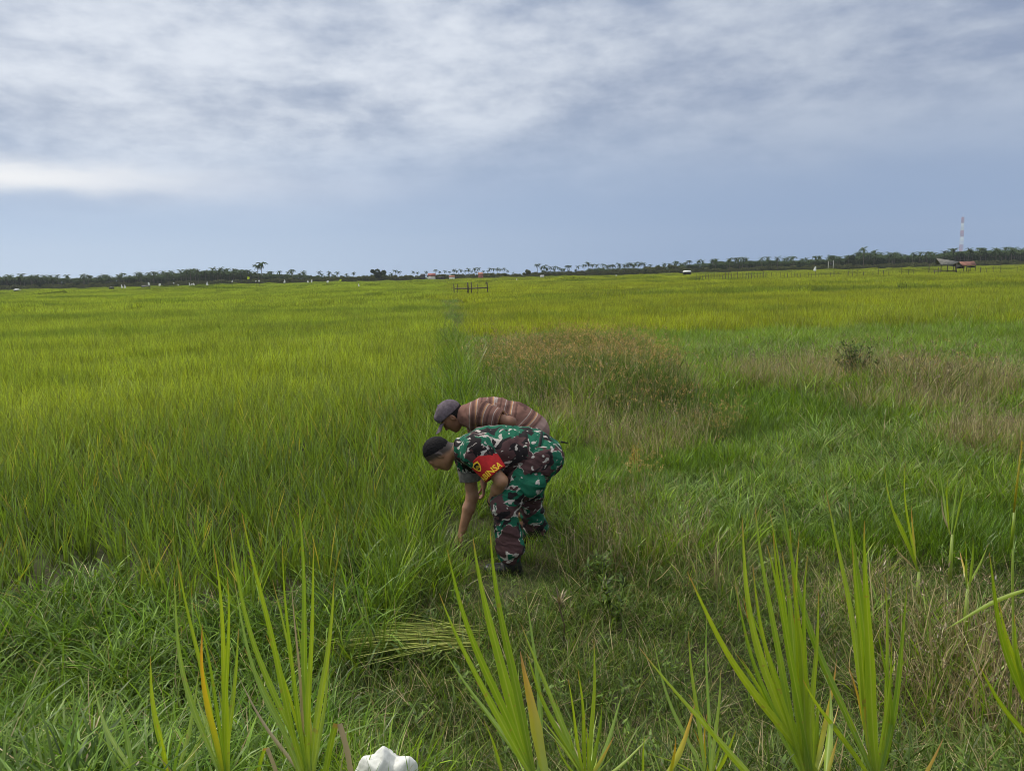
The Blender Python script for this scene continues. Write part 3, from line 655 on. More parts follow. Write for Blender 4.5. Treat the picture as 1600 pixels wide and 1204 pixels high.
# ---------------------------------------------------------------- huts, houses, mast, fence, flags
m_wood = simple('weathered_wood', (0.10, 0.082, 0.066), 0.85, 0.15, 0.4, 6.0)
m_thatch = simple('grey_thatch', (0.13, 0.13, 0.12), 0.9, 0.1, 0.35, 2.5)
m_rust = simple('rusty_sheet', (0.17, 0.08, 0.06), 0.7, 0.2, 0.45, 1.5)
m_white = simple('white_sheet', (0.78, 0.78, 0.76), 0.6, 0.2, 0.08, 2.0)
m_cream = simple('pale_plaster', (0.55, 0.53, 0.50), 0.8, 0.2, 0.1, 1.0)
m_redroof = simple('red_roof', (0.28, 0.10, 0.09), 0.7, 0.2, 0.25, 1.0)
m_orroof = simple('orange_roof', (0.34, 0.15, 0.10), 0.7, 0.2, 0.25, 1.0)
m_dark = simple('dark_wall', (0.05, 0.05, 0.05), 0.8, 0.1, 0.3, 1.0)
m_yellow = simple('yellow_cloth', (0.60, 0.70, 0.06), 0.7, 0.2, 0.1, 3.0)
m_mred = simple('mast_red', (0.40, 0.16, 0.16), 0.6, 0.3, 0.1, 1.0)
def gpt(px, D): return P(px, horizon(px), D)[0]
def roof_sheet(mb, pts, th=0.06):
    p = np.array(pts, float); d = np.array([0, 0, th]); mb.add(np.vstack([p, p - d]), [(0, 1, 2, 3), (7, 6, 5, 4), (0, 4, 5, 1), (1, 5, 6, 2), (2, 6, 7, 3), (3, 7, 4, 0)])
def Z_at(px, py, Y): return P(px, py, Y)[2]
# grey open shelter
D = 150; o = thing('field_shelter', (gpt(1480, D), D, 0), 'open field shelter with sagging grey roof beside the fence on the right', 'shelter')
mb = MB(); q = [P(1463, 403.2, D - 0.5), P(1499, 408.5, D - 0.5), P(1489, 413.2, D - 2.6), P(1470.5, 413.4, D - 2.6)]; roof_sheet(mb, q)
mb.build('roof', m_thatch, o, False)
mb = MB(); roof_sheet(mb, [P(1463, 403.2, D - 0.45), P(1499, 408.5, D - 0.45), P(1500, 413.5, D + 2.2), P(1462, 412.5, D + 2.2)]); mb.build('roof', m_thatch, o, False)
for px, py, dy in [(1460.5, 412, 2), (1469.5, 412.5, -2.4), (1479.5, 412, 2), (1484, 411, -2.4), (1493, 412, 0), (1499, 412, 2)]:
    mb = MB(); x = gpt(px, D); mb.tube([(x, D + dy, 0), (x + 0.03, D + dy, Z_at(px, py, D))], 0.075, 6); mb.build('post', m_wood, o)
mb = MB(); x0, x1 = gpt(1464, D), gpt(1490, D); mb.box(((x0 + x1)/2, D, Z_at(1477, 423.2, D)), (x1 - x0, 2.6, 0.12)); mb.build('platform', m_wood, o, False)
# rusty roofed hut
D = 156; o = thing('field_hut', (gpt(1512, D), D, 0), 'small raised hut with rusty red sheet roof right of the grey shelter', 'hut')
mb = MB(); roof_sheet(mb, [P(1498, 408.8, D), P(1522.5, 407.8, D), P(1525.5, 414.2, D - 1.6), P(1504, 415, D - 1.6)]); mb.build('roof', m_rust, o, False)
mb = MB(); x0, x1 = gpt(1499, D), gpt(1506, D); mb.box(((x0 + x1)/2, D + 0.4, 1.6), (x1 - x0, 1.4, 0.9)); mb.build('wall', m_dark, o, False)
mb = MB(); x0, x1 = gpt(1513.5, D), gpt(1521, D); mb.box(((x0 + x1)/2, D, Z_at(1517, 416.8, D)), (x1 - x0, 1.2, 0.35)); mb.build('floor', m_dark, o, False)
for px in (1503, 1513.5, 1521.5, 1508):
    mb = MB(); x = gpt(px, D); mb.tube([(x, D - 0.6, 0), (x, D - 0.6, Z_at(px, 413, D))], 0.06, 6); mb.build('post', m_wood, o)
def hut(name, px, D, wpx, ztop, label, mroof, mwall, wh=0.8, cat='hut', legs=True, rise=0.5):
    x = gpt(px, D); w = wpx * D / FPX; o = thing(name, (x, D, 0), label, cat); mb = MB(); d = max(2.0, w * 0.5)
    V = [(x-w/2, D-d/2, ztop-rise), (x+w/2, D-d/2, ztop-rise), (x+w/2, D+d/2, ztop-rise), (x-w/2, D+d/2, ztop-rise), (x-w*0.44, D, ztop), (x+w*0.44, D, ztop)]
    mb.add(V, [(0, 1, 5, 4), (2, 3, 4, 5), (3, 2, 1, 0)], [(0, 4, 3), (1, 2, 5)]); mb.build('roof', mroof, o, False)
    mb = MB(); mb.box((x, D, ztop - rise - wh/2 - 0.02), (w*0.84, d*0.8, wh)); mb.build('wall', mwall, o, False)
    zb = ztop - rise - wh
    if legs and zb > 0.1:
        for sx_ in (-1, 1):
            for sy_ in (-1, 1):
                mb = MB(); mb.tube([(x+sx_*w*0.38, D+sy_*d*0.36, 0), (x+sx_*w*0.38, D+sy_*d*0.36, zb + 0.02)], 0.06, 5); mb.build('post', m_wood, o)
    return o
hut('field_hut', 1073.5, 240, 12, 2.1, 'small hut with white sheet roof and dark wall in front of the right scrub', m_white, m_dark, 0.8, rise=0.45)
hut('low_hut', 847, 300, 6.5, 1.75, 'low white shed at the edge of the rice before the dark grove', m_white, m_cream, 0.9, rise=0.3)
hut('field_hut', 227.5, 240, 12, 1.75, 'grey roofed field hut at the far edge of the left rice', m_thatch, m_dark, 0.6, rise=0.6)
hut('low_hut', 26, 260, 6.5, 1.55, 'tiny white roofed hut at the far left end of the field', m_white, m_dark, 0.6, rise=0.4)
hut('low_hut', 174, 260, 5, 1.5, 'tiny grey green hut left of the paired white flags', m_thatch, m_dark, 0.6, rise=0.4)
hut('house', 674.5, 440, 13, 4.2, 'house with a long pink red roof on the horizon left of the bund', m_redroof, m_cream, 2.6, 'house', False, 1.6)
hut('house', 751, 440, 9, 3.9, 'orange roofed house under the open row of palms', m_orroof, m_redroof, 2.6, 'house', False, 1.3)
hut('house', 706, 445, 10, 2.6, 'low pale house with tan roof beside the small round tree', m_orroof, m_white, 1.5, 'house', False, 0.8)
hut('house', 689, 450, 9, 2.3, 'low dark house between the red roof and the pale house', m_dark, m_dark, 1.3, 'house', False, 0.7)
hut('house', 661, 445, 8, 4.0, 'dark house left of the pink red roof', m_dark, m_dark, 2.4, 'house', False, 1.3)
# mast
D = 900; o = thing('radio_mast', (gpt(1500.5, D), D, 0), 'tall red and white lattice mast behind the right hand trees', 'mast'); x0 = gpt(1500.5, D)
zz = [0, 20] + [Z_at(1500, y, D) for y in (382, 370, 360, 348.5, 339)]
for i in range(6):
    z0, z1 = zz[i], zz[i+1]; mb = MB(); hw = lambda z: 1.6 - 0.7 * z / 56
    for sx_, sy_ in ((-1, -1), (1, -1), (1, 1), (-1, 1)): mb.tube([(x0+sx_*hw(z0), D+sy_*hw(z0), z0), (x0+sx_*hw(z1), D+sy_*hw(z1), z1)], 0.13, 4)
    k = max(2, int((z1-z0)/2.2)); cs = [(-1, -1), (1, -1), (1, 1), (-1, 1)]
    for j in range(k):
        a_, b_ = z0+(z1-z0)*j/k, z0+(z1-z0)*(j+1)/k
        for e in range(4):
            p_, q_ = cs[e], cs[(e+1) % 4]
            mb.tube([(x0+p_[0]*hw(a_), D+p_[1]*hw(a_), a_), (x0+q_[0]*hw(b_), D+q_[1]*hw(b_), b_)], 0.07, 3, False)
            mb.tube([(x0+q_[0]*hw(a_), D+q_[1]*hw(a_), a_), (x0+p_[0]*hw(b_), D+p_[1]*hw(b_), b_)], 0.07, 3, False)
    mb.build('lattice_section', m_mred if i in (1, 3, 5, 0) else m_white, o)
mb = MB(); mb.tube([(x0, D, zz[-1]), (x0, D, zz[-1] + 4)], 0.12, 4); mb.build('antenna', m_white, o)
# fence
fx = [1080 + 4.5 * i for i in range(27)] + [1200 + v / 4 for v in (20, 50, 78, 103, 125, 150, 165, 185, 205, 228, 253, 275, 298, 318, 338, 365, 390, 415, 445, 502, 530, 557, 600, 657, 690, 724, 758, 880, 912, 1028, 1043, 1065, 1208, 1255, 1330, 1368, 1412, 1560)]
D = 128; o = thing('fence', (gpt(1300, D), D, 0), 'long line of thin dark fence posts across the right rice', 'fence'); frng = random.Random(2)
tall = [1409.5, 1564.5, 1152.5]
for px in fx + tall:
    x = gpt(px, D); hgt = 1.38 + frng.uniform(-0.25, 0.2) if px not in tall else 2.2; r_ = frng.choice((0.028, 0.04, 0.055)); dx = frng.uniform(-0.06, 0.06)
    mb = MB(); mb.tube([(x, D, 0), (x + dx*0.5, D, hgt*0.5), (x + dx, D, hgt)], [r_, r_, r_*0.9], 6); mb.build('post', m_wood, o)
# derelict frame of posts in the rice
D = 76; o = thing('hut_frame', (gpt(734, D), D, 0), 'bare dark posts and rail of a derelict hut in the rice beside the bund', 'frame')
for px, py, r_, dy in [(708.3, 443.5, 0.05, 0), (712.5, 443.5, 0.045, 1.6), (730.2, 441, 0.085, 0), (734.5, 440.8, 0.065, 1.6), (745.7, 443.5, 0.04, 0), (760.3, 441.5, 0.07, 0.8)]:
    x = gpt(px, D); mb = MB(); z1 = Z_at(px, py, D + dy); mb.tube([(x, D + dy, 0), (x + 0.03, D + dy, z1*0.6), (x, D + dy, z1)], [r_, r_, r_*0.9], 6)
    if px > 750: mb.tube([(x, D+dy, z1 - 0.1), (x - 0.06, D+dy, z1 + 0.05), (x-0.14, D+dy, z1 - 0.12)], [0.08, 0.1, 0.05], 6)
    mb.build('post', m_wood, o)
x0, x1 = gpt(710, D), gpt(760.5, D)
for dy in (0, 1.6):
    mb = MB(); mb.tube([(x0, D + dy, Z_at(735, 450.3, D)), ((x0+x1)/2, D + dy, Z_at(735, 450.9, D)), (x1, D + dy, Z_at(735, 450.0, D))], 0.05, 5); mb.build('rail', m_wood, o)
# pale dead trunks
for px, py, lb in [(1293.8, 408, 'shorter pale bare trunk right of the big white flag'), (1301.6, 406.5, 'taller pale bare trunk right of the big white flag')]:
    D = 400; x = gpt(px, D); mb = MB(); mb.tube([(x, D, 0), (x+0.1, D, 3), (x, D, Z_at(px, py, D))], [0.16, 0.14, 0.11], 7); tag(mb.build('bare_trunk', m_cream), lb, 'dead tree')
# bird scaring flags and bags on stakes
def flag(px, py, w, h, label, mtl=None, D=230, tri=False, seed=0):
    mtl = mtl or m_white; x = gpt(px, D); z = Z_at(px, py, D); wm, hm = w * D / FPX, h * D / FPX; o = thing('scare_flag', (x, D, 0), label, 'flag', 'bird scaring flags in the rice')
    mb = MB(); mb.tube([(x, D, 0), (x, D, z + hm * 0.5)], 0.03, 5); mb.build('stake', m_wood, o)
    rng = np.random.default_rng(seed + int(px)); nu, nv = 9, 9; V = []
    for side in (-1, 1):
        for j in range(nv):
            v = j / (nv-1)
            for i in range(nu):
                u = i / (nu-1) - 0.5; wd2 = wm * ((0.25 + 0.75 * (1 - v)) if tri else (0.7 + 0.5 * math.sin(v * 3) * 0.6))
                V.append((x + u * wd2 + 0.1 * wm * math.sin(v * 4 + px), D - 0.05 + side * (0.03 + 0.25 * wm * math.cos(u * math.pi) * (0.4 + 0.6 * (1 - v))) + 0.05 * wm * math.sin(u * 14 + v * 3), z - hm/2 + v * hm + 0.06 * hm * math.sin(u * 9 + px)))
    Q = []
    for s_ in (0, 1):
        for j in range(nv-1):
            for i in range(nu-1): b0 = s_*nu*nv + j*nu + i; Q.append((b0, b0+1, b0+nu+1, b0+nu))
    mb = MB(); mb.add(V, Q); mb.build('cloth', mtl, o)
FL = [(190.3, 447, 3.2, 5, 'left half of the paired white flags near the far left woodland', None, True), (195, 447.3, 3, 4.6, 'right half of the paired white flags near the far left woodland', None, True),
      (232.5, 443.3, 3, 4.6, 'white flag touching the right side of the grey roofed hut', None, False), (249.5, 444.6, 3.4, 3.6, 'squarish white flag just right of the grey roofed hut', None, False),
      (271.5, 442.2, 2, 1.8, 'tiny pale flag high between the square white flag and the flag trio', None, False), (278.3, 444.6, 1.6, 2.8, 'thin pale flag left of the flag trio', None, True),
      (296, 443.4, 2.6, 5, 'tall narrow white flag at the left of the trio', None, True), (299.7, 444.6, 2, 3, 'smallest white flag in the middle of the trio', None, False), (302.6, 444.2, 2.6, 4, 'blunt white flag at the right of the trio', None, False),
      (323.7, 442.8, 3.8, 4.8, 'rounded white flag standing alone right of the trio', None, True), (363, 439, 2, 3, 'small white flag against the woodland left of the yellow flag', None, True),
      (388.5, 434.3, 3.6, 3.8, 'yellow green flag left of the two high palms', m_yellow, False), (400, 439.2, 1.6, 1.8, 'tiny grey white flag at the foot of the two high palms', None, False),
      (405, 438.7, 2, 2.6, 'small cream flag close against the two high palms', None, False), (444.6, 439.4, 3.6, 4.4, 'white flag standing alone right of the two high palms', None, True),
      (481, 439.4, 3.2, 3.8, 'left of two close white flags below a reddish patch', None, True), (487, 439.2, 2.4, 4.4, 'right of two close white flags below a reddish patch', None, False),
      (512, 439.8, 3.4, 3.4, 'low round white flag left of the small yellow flag', None, False), (532, 437.7, 3.2, 2.8, 'small yellow flag at the right end of the left woodland', m_yellow, False),
      (560, 445, 2.2, 4.0, 'thin white flag nearest in the rice left of the bund', None, True), (807.3, 436.6, 2.2, 3.6, 'thin white flag right of the open palm row', None, True),
      (1273.5, 419.6, 5.6, 6.6, 'biggest white flag, a leaning triangle behind the fence', None, True), (963, 430.2, 2.4, 1.6, 'tiny pale flag at the rice edge under the central palms', None, False), (1001, 429.6, 2, 1.6, 'pale flag below the central palms, nearer the white roofed hut', None, False)]
for i, (px, py, w, h, lb, mm, tri) in enumerate(FL): flag(px, py, w, h, lb, mm, 140 if px == 560 else 230, tri, i)

# ---------------------------------------------------------------- solids from distance fields
class Vol:
    def __init__(s, lo, hi, h):
        s.lo = np.asarray(lo, float); s.h = h; s.n = np.ceil((np.asarray(hi) - s.lo) / h).astype(int) + 1; s.F = np.full(s.n, 1.0, np.float32)
    def win(s, lo, hi):
        a = np.clip(np.floor((lo - s.lo) / s.h).astype(int), 0, s.n); b = np.clip(np.ceil((hi - s.lo) / s.h).astype(int) + 1, 0, s.n)
        if np.any(b <= a): return None, None
        sl_ = tuple(slice(i, j) for i, j in zip(a, b)); ax = [s.lo[i] + s.h * np.arange(a[i], b[i]) for i in range(3)]
        return sl_, np.stack(np.meshgrid(*ax, indexing='ij'), -1)
    def comb(s, sl_, d, k, mode):
        a = s.F[sl_]
        if mode == 'add':
            if k > 0: hh = np.maximum(k - np.abs(a - d), 0) / k; s.F[sl_] = np.minimum(a, d) - hh * hh * k / 4
            else: s.F[sl_] = np.minimum(a, d)
        elif mode == 'sub': 
            d = -d
            if k > 0: hh = np.maximum(k - np.abs(a - d), 0) / k; s.F[sl_] = np.maximum(a, d) + hh * hh * k / 4
            else: s.F[sl_] = np.maximum(a, d)
    def cap(s, a, b, ra, rb, k=0.02, sq=None, mode='add', off=0.0):
        a = np.asarray(a, float); b = np.asarray(b, float); ra += off; rb += off; m_ = max(ra, rb) * (max(1, sq[1]) if sq else 1) + k + 3 * s.h
        sl_, p = s.win(np.minimum(a, b) - m_, np.maximum(a, b) + m_)
        if sl_ is None: return
        d = b - a; L = d @ d + 1e-9; t = np.clip(((p - a) @ d) / L, 0, 1); q = p - (a + t[..., None] * d)
        if sq is not None:
            ax = np.asarray(sq[0], float); ax = ax / np.linalg.norm(ax); c = q @ ax; q = q - (c * (1 - 1 / sq[1]))[..., None] * ax
        s.comb(sl_, np.linalg.norm(q, axis=-1) - (ra + t * (rb - ra)), k, mode)
    def ell(s, c, Rm, r, k=0.02, mode='add', cut=None, off=0.0):
        """Rm: rows are the ellipsoid's axes; cut: list of (normal, point) keeping the side the normal points to"""
        c = np.asarray(c, float); r = np.asarray(r, float) + off; m_ = r.max() + k + 3 * s.h; sl_, p = s.win(c - m_, c + m_)
        if sl_ is None: return
        q = (p - c) @ np.asarray(Rm, float).T; k0 = np.linalg.norm(q / r, axis=-1); k1 = np.linalg.norm(q / r**2, axis=-1) + 1e-9; d = k0 * (k0 - 1) / k1
        for nrm, pt in (cut or ()): nrm = np.asarray(nrm, float); nrm = nrm / np.linalg.norm(nrm); d = np.maximum(d, -((p - np.asarray(pt)) @ nrm))
        s.comb(sl_, d, k, mode)
    def plane(s, nrm, pt, c, rad):
        """cut away, inside a ball, the side the normal points to"""
        c = np.asarray(c, float); sl_, p = s.win(c - rad, c + rad)
        if sl_ is None: return
        nrm = np.asarray(nrm, float); nrm = nrm / np.linalg.norm(nrm); d = (p - np.asarray(pt)) @ nrm; ball = np.linalg.norm(p - c, axis=-1) - rad
        s.F[sl_] = np.maximum(s.F[sl_], np.minimum(d, -ball))
    def mesh(s, smooth=2):
        F = s.F; ins = F < 0; n = F.shape
        c8 = np.zeros(tuple(np.array(n) - 1), np.uint8)
        for dx in (0, 1):
            for dy in (0, 1):
                for dz in (0, 1): c8 += ins[dx:n[0]-1+dx, dy:n[1]-1+dy, dz:n[2]-1+dz]
        act = (c8 > 0) & (c8 < 8); idx = np.full(act.shape, -1, np.int64); ii = np.argwhere(act); idx[act] = np.arange(len(ii))
        cs = [(dx, dy, dz) for dx in (0, 1) for dy in (0, 1) for dz in (0, 1)]
        val = np.stack([F[ii[:, 0]+a, ii[:, 1]+b, ii[:, 2]+c] for a, b, c in cs], -1); cor = np.array(cs, float)
        acc = np.zeros((len(ii), 3)); cnt = np.zeros(len(ii))
        for i in range(8):
            for j in range(i+1, 8):
                if np.abs(cor[i] - cor[j]).sum() != 1: continue
                m_ = (val[:, i] < 0) != (val[:, j] < 0); t = val[:, i] / (val[:, i] - val[:, j] + 1e-12); pt = cor[i] + t[:, None] * (cor[j] - cor[i])
                acc[m_] += pt[m_]; cnt[m_] += 1
        V = s.lo + s.h * (ii + acc / cnt[:, None]); Qs = []
        for ax in range(3):
            o1, o2 = [(1, 2), (2, 0), (0, 1)][ax]
            sl0 = [slice(1, n[i]-1) for i in range(3)]; sl0[ax] = slice(0, n[ax]-1); sl1 = list(sl0); sl1[ax] = slice(1, n[ax])
            A = ins[tuple(sl0)]; B = ins[tuple(sl1)]
            for flip, m_ in ((False, A & ~B), (True, ~A & B)):
                e = np.argwhere(m_) + np.array([sl0[i].start for i in range(3)])
                if not len(e): continue
                def ix(d1, d2):
                    q = e.copy(); q[:, o1] += d1; q[:, o2] += d2; return idx[q[:, 0], q[:, 1], q[:, 2]]
                q = np.stack([ix(-1, -1), ix(0, -1), ix(0, 0), ix(-1, 0)], -1); Qs.append(q[:, ::-1] if flip else q)
        Q = np.vstack(Qs); Q = Q[(Q >= 0).all(1)]
        E = np.vstack([Q[:, [0, 1]], Q[:, [1, 2]], Q[:, [2, 3]], Q[:, [3, 0]]]); nv = len(V)
        for it in range(smooth * 2):
            lam = 0.5 if it % 2 == 0 else -0.48
            deg = np.bincount(E.ravel(), minlength=nv) + 1e-9
            S = np.stack([np.bincount(E[:, 0], V[E[:, 1], k], nv) + np.bincount(E[:, 1], V[E[:, 0], k], nv) for k in range(3)], -1) / deg[:, None]
            V = V + lam * (S - V)
        return V, Q
def vnormals(V, Q):
    n = np.cross(V[Q[:, 2]] - V[Q[:, 0]], V[Q[:, 3]] - V[Q[:, 1]]); N_ = np.zeros_like(V)
    for k in range(4):
        for c in range(3): N_[:, c] += np.bincount(Q[:, k], n[:, c], len(V))
    return N_ / (np.linalg.norm(N_, axis=1)[:, None] + 1e-12)
def folds(V, Q, amp, freq, seed, dirs=None, sharp=0.5):
    """cloth creases: stretched ridged noise along the normals"""
    nrm = vnormals(V, Q); q = V * freq if dirs is None else V @ np.asarray(dirs, float).T * freq
    a = fbm(q + 3.1, 3, seed); rid = 1 - np.abs(2 * a - 1) * 2.0
    b_ = fbm(V * 9.0, 2, seed + 5) - 0.5
    return V + nrm * (amp * (sharp * rid + (1 - sharp) * (2 * a - 1)) + amp * 1.2 * b_)[:, None]
def solid(name, vol, mt, parent, smooth=2, fold=None, attrs=None):
    V, Q = vol.mesh(smooth)
    if fold: V = folds(V, Q, *fold)
    return link(name, np_mesh(name, V, Q, [mt], attrs), parent)

# ---------------------------------------------------------------- cloth and skin
def skinmat(name, a, b):
    m = mat(name); st_ = ATTR('stubble'); co = N('ShaderNodeTexCoord').outputs['Object']
    n = NOISE(co, 14.0, 4, 0.6); n2_ = NOISE(co, 240.0, 2, 0.6)
    p = N('ShaderNodeBsdfPrincipled'); nt.links.new(MIX(st_, MIX(MR(n, 0.3, 0.7), a, b), (0.035, 0.026, 0.024)), p.inputs['Base Color']); p.inputs['Roughness'].default_value = 0.48
    p.inputs['Specular IOR Level'].default_value = 0.4; p.inputs['Subsurface Weight'].default_value = 0.06; p.inputs['Subsurface Radius'].default_value = (0.01, 0.004, 0.002)
    bn = N('ShaderNodeBump'); bn.inputs['Strength'].default_value = 0.25; bn.inputs['Distance'].default_value = 0.001; nt.links.new(n2_, bn.inputs['Height']); nt.links.new(bn.outputs[0], p.inputs['Normal'])
    finish(p.outputs[0]); return m
m_skin1 = skinmat('skin_brown', (0.25, 0.125, 0.07), (0.32, 0.17, 0.10))
m_skin2 = skinmat('skin_dark_brown', (0.16, 0.075, 0.045), (0.22, 0.105, 0.062))
m_hair = simple('black_hair', (0.010, 0.009, 0.010), 0.75, 0.12, 0.3, 90.0, 0.002)
def camo():
    m = mat('camouflage_cloth'); co = N('ShaderNodeTexCoord').outputs['Object']
    warp = N('ShaderNodeTexNoise'); warp.inputs['Scale'].default_value = 9.0; warp.inputs['Detail'].default_value = 3; nt.links.new(co, warp.inputs['Vector'])
    w = VM('MULTIPLY', VM('SUBTRACT', warp.outputs['Color'], (0.5, 0.5, 0.5)), (0.09, 0.09, 0.09)); p = VM('ADD', co, w)
    rot = N('ShaderNodeMapping'); rot.inputs['Rotation'].default_value = (0.3, 0.5, 0.2); nt.links.new(p, rot.inputs['Vector']); p = rot.outputs[0]
    def pat(off, s, det=2): return NOISE(VM('MULTIPLY', VM('ADD', p, off), s), 1.0, det, 0.45, 0.4)
    g_ = pat((0, 0, 0), (5.6, 8.2, 7.6)); k = pat((3, 1, 7), (7.4, 12.5, 12.0)); wh = pat((9, 4, 2), (8.4, 13.0, 14.0)); sl_ = pat((1, 8, 5), (11.0, 22.0, 26.0), 1)
    def step(v, t, wd_=0.006): return MR(v, t - wd_, t + wd_, smooth=False)
    c = MIX(step(g_, 0.475), (0.072, 0.038, 0.040), (0.012, 0.105, 0.062))
    c = MIX(step(k, 0.56), c, (0.016, 0.013, 0.015))
    # pale slivers run along the borders of the green patches
    edge = M('SUBTRACT', step(g_, 0.463), step(g_, 0.491)); c = MIX(M('MULTIPLY', edge, step(sl_, 0.52)), c, (0.46, 0.42, 0.39))
    c = MIX(step(wh, 0.655), c, (0.40, 0.36, 0.335))
    c = MIX(M('MULTIPLY', step(sl_, 0.68), 1.0), c, (0.44, 0.41, 0.38))
    f = NOISE(co, 60.0, 3, 0.6); c = MIX(MR(f, 0.3, 0.7, 0.12, 0.0), c, (0.02, 0.02, 0.02))
    wv = NOISE(co, 900.0, 1, 0.5)
    finish(BSDF(c, 0.85, 0.12, M('ADD', M('MULTIPLY', f, 1.0), M('MULTIPLY', wv, 0.2)), 0.004)); return m
m_camo = camo()
m_lining = simple('grey_sleeve_cloth', (0.17, 0.155, 0.14), 0.85, 0.1, 0.3, 25.0, 0.004)
m_red = simple('red_armband_cloth', (0.42, 0.020, 0.022), 0.7, 0.2, 0.15, 30.0, 0.003)
m_gold = simple('yellow_embroidery', (0.85, 0.55, 0.04), 0.6, 0.2, 0.1, 200.0)
m_bootb = simple('black_boot_leather', (0.012, 0.012, 0.013), 0.42, 0.45, 0.3, 30.0, 0.003)
m_cap = simple('faded_purple_cap_cloth', (0.105, 0.085, 0.10), 0.85, 0.15, 0.25, 35.0, 0.003)
m_trous = simple('dark_trouser_cloth', (0.06, 0.055, 0.06), 0.85, 0.1, 0.2, 20.0, 0.004)
m_strap = simple('black_strap', (0.012, 0.012, 0.012), 0.6, 0.2, 0.1, 30.0)

AX = np.array
def unit(v): v = np.asarray(v, float); return v / np.linalg.norm(v)
def head(v, c, Up, Fw, sc_=1.0):
    """skull, jaw, nose, brow, ears, lips and eye sockets. c = skull centre"""
    Sd = np.cross(Up, Fw); Rm = np.stack([Up, Fw, Sd]); f = lambda u, w, s: c + sc_ * (Up * u + Fw * w + Sd * s)
    v.ell(f(0.015, -0.012, 0), Rm, sc_ * AX([0.098, 0.098, 0.077]), 0.0); v.ell(f(-0.035, 0.03, 0), Rm, sc_ * AX([0.078, 0.062, 0.062]), 0.03)
    v.ell(f(-0.078, 0.045, 0), Rm, sc_ * AX([0.034, 0.040, 0.040]), 0.03); v.ell(f(-0.098, 0.066, 0), Rm, sc_ * AX([0.018, 0.020, 0.022]), 0.015)
    for s in (-1, 1):
        v.ell(f(-0.06, 0.005, s * 0.043), Rm, sc_ * AX([0.035, 0.035, 0.018]), 0.02)
        v.ell(f(-0.022, 0.060, s * 0.034), Rm, sc_ * AX([0.018, 0.018, 0.018]), 0.02)     # cheekbone
        v.ell(f(0.002, 0.092, s * 0.030), Rm, sc_ * AX([0.012, 0.014, 0.018]), 0.012, 'sub')  # socket
        v.ell(f(0.001, 0.080, s * 0.030), Rm, sc_ * AX([0.010, 0.010, 0.013]), 0.004)
        v.cap(f(0.020, 0.080, s * 0.012), f(0.020, 0.070, s * 0.046), 0.011, 0.009, 0.012)
        v.ell(f(-0.012, -0.008, s * 0.077), Rm, sc_ * AX([0.031, 0.019, 0.009]), 0.006); v.ell(f(-0.010, -0.003, s * 0.087), Rm, sc_ * AX([0.018, 0.010, 0.006]), 0.004, 'sub')
    v.cap(f(0.010, 0.085, 0), f(-0.030, 0.108, 0), 0.008, 0.011, 0.012)
    for s in (-1, 1): v.ell(f(-0.035, 0.098, s * 0.012), Rm, sc_ * AX([0.008, 0.010, 0.009]), 0.006)
    v.cap(f(-0.058, 0.086, -0.018), f(-0.058, 0.086, 0.018), 0.007, 0.007, 0.006); v.cap(f(-0.070, 0.084, -0.015), f(-0.070, 0.084, 0.015), 0.008, 0.008, 0.006)
    v.cap(f(-0.064, 0.100, -0.018), f(-0.064, 0.100, 0.018), 0.003, 0.003, 0.003, mode='sub')
    return Rm, f
def hand(v, w, dirv, nrm, curl=0.9, thumb_side=1, sc_=1.0, r0=0.0085):
    """wrist w, hand direction dirv, palm normal nrm (towards which fingers curl)"""
    d = unit(dirv); n = unit(nrm - d * (np.asarray(nrm) @ d)); s = np.cross(d, n) * thumb_side
    f = lambda a, b, c: w + sc_ * (d * a + s * b + n * c)
    v.cap(f(-0.02, 0, 0), f(0.02, 0, 0), 0.024, 0.022, 0.015, (n, 0.75)); 
    for b in (-0.026, -0.009, 0.008, 0.024): v.cap(f(0.012, b * 0.6, 0), f(0.082, b, 0.002), 0.014, 0.0115, 0.008)
    L = (0.062, 0.078, 0.084, 0.076)
    for i, b in enumerate((-0.031, -0.011, 0.010, 0.030)):
        p = f(0.082, b, 0.0); a = 0.15 + 0.12 * i
        for j, fr in enumerate((0.45, 0.30, 0.25)):
            a += curl * (0.75 if j else 0.55); q = p + sc_ * L[i] * fr * (d * math.cos(a) + n * math.sin(a)); v.cap(p, q, r0 - 0.0008 * j, r0 - 0.0008 * (j + 1), 0.002); p = q
    p = f(0.018, 0.026, 0.004); q = f(0.045, 0.050, 0.020); v.cap(p, q, 0.014, 0.0115, 0.012); r = f(0.072, 0.048, 0.038); v.cap(q, r, 0.0105, 0.0095, 0.004); v.cap(r, f(0.088, 0.036, 0.050), 0.0095, 0.008, 0.003)

YS = AX([0, 1.0, 0])
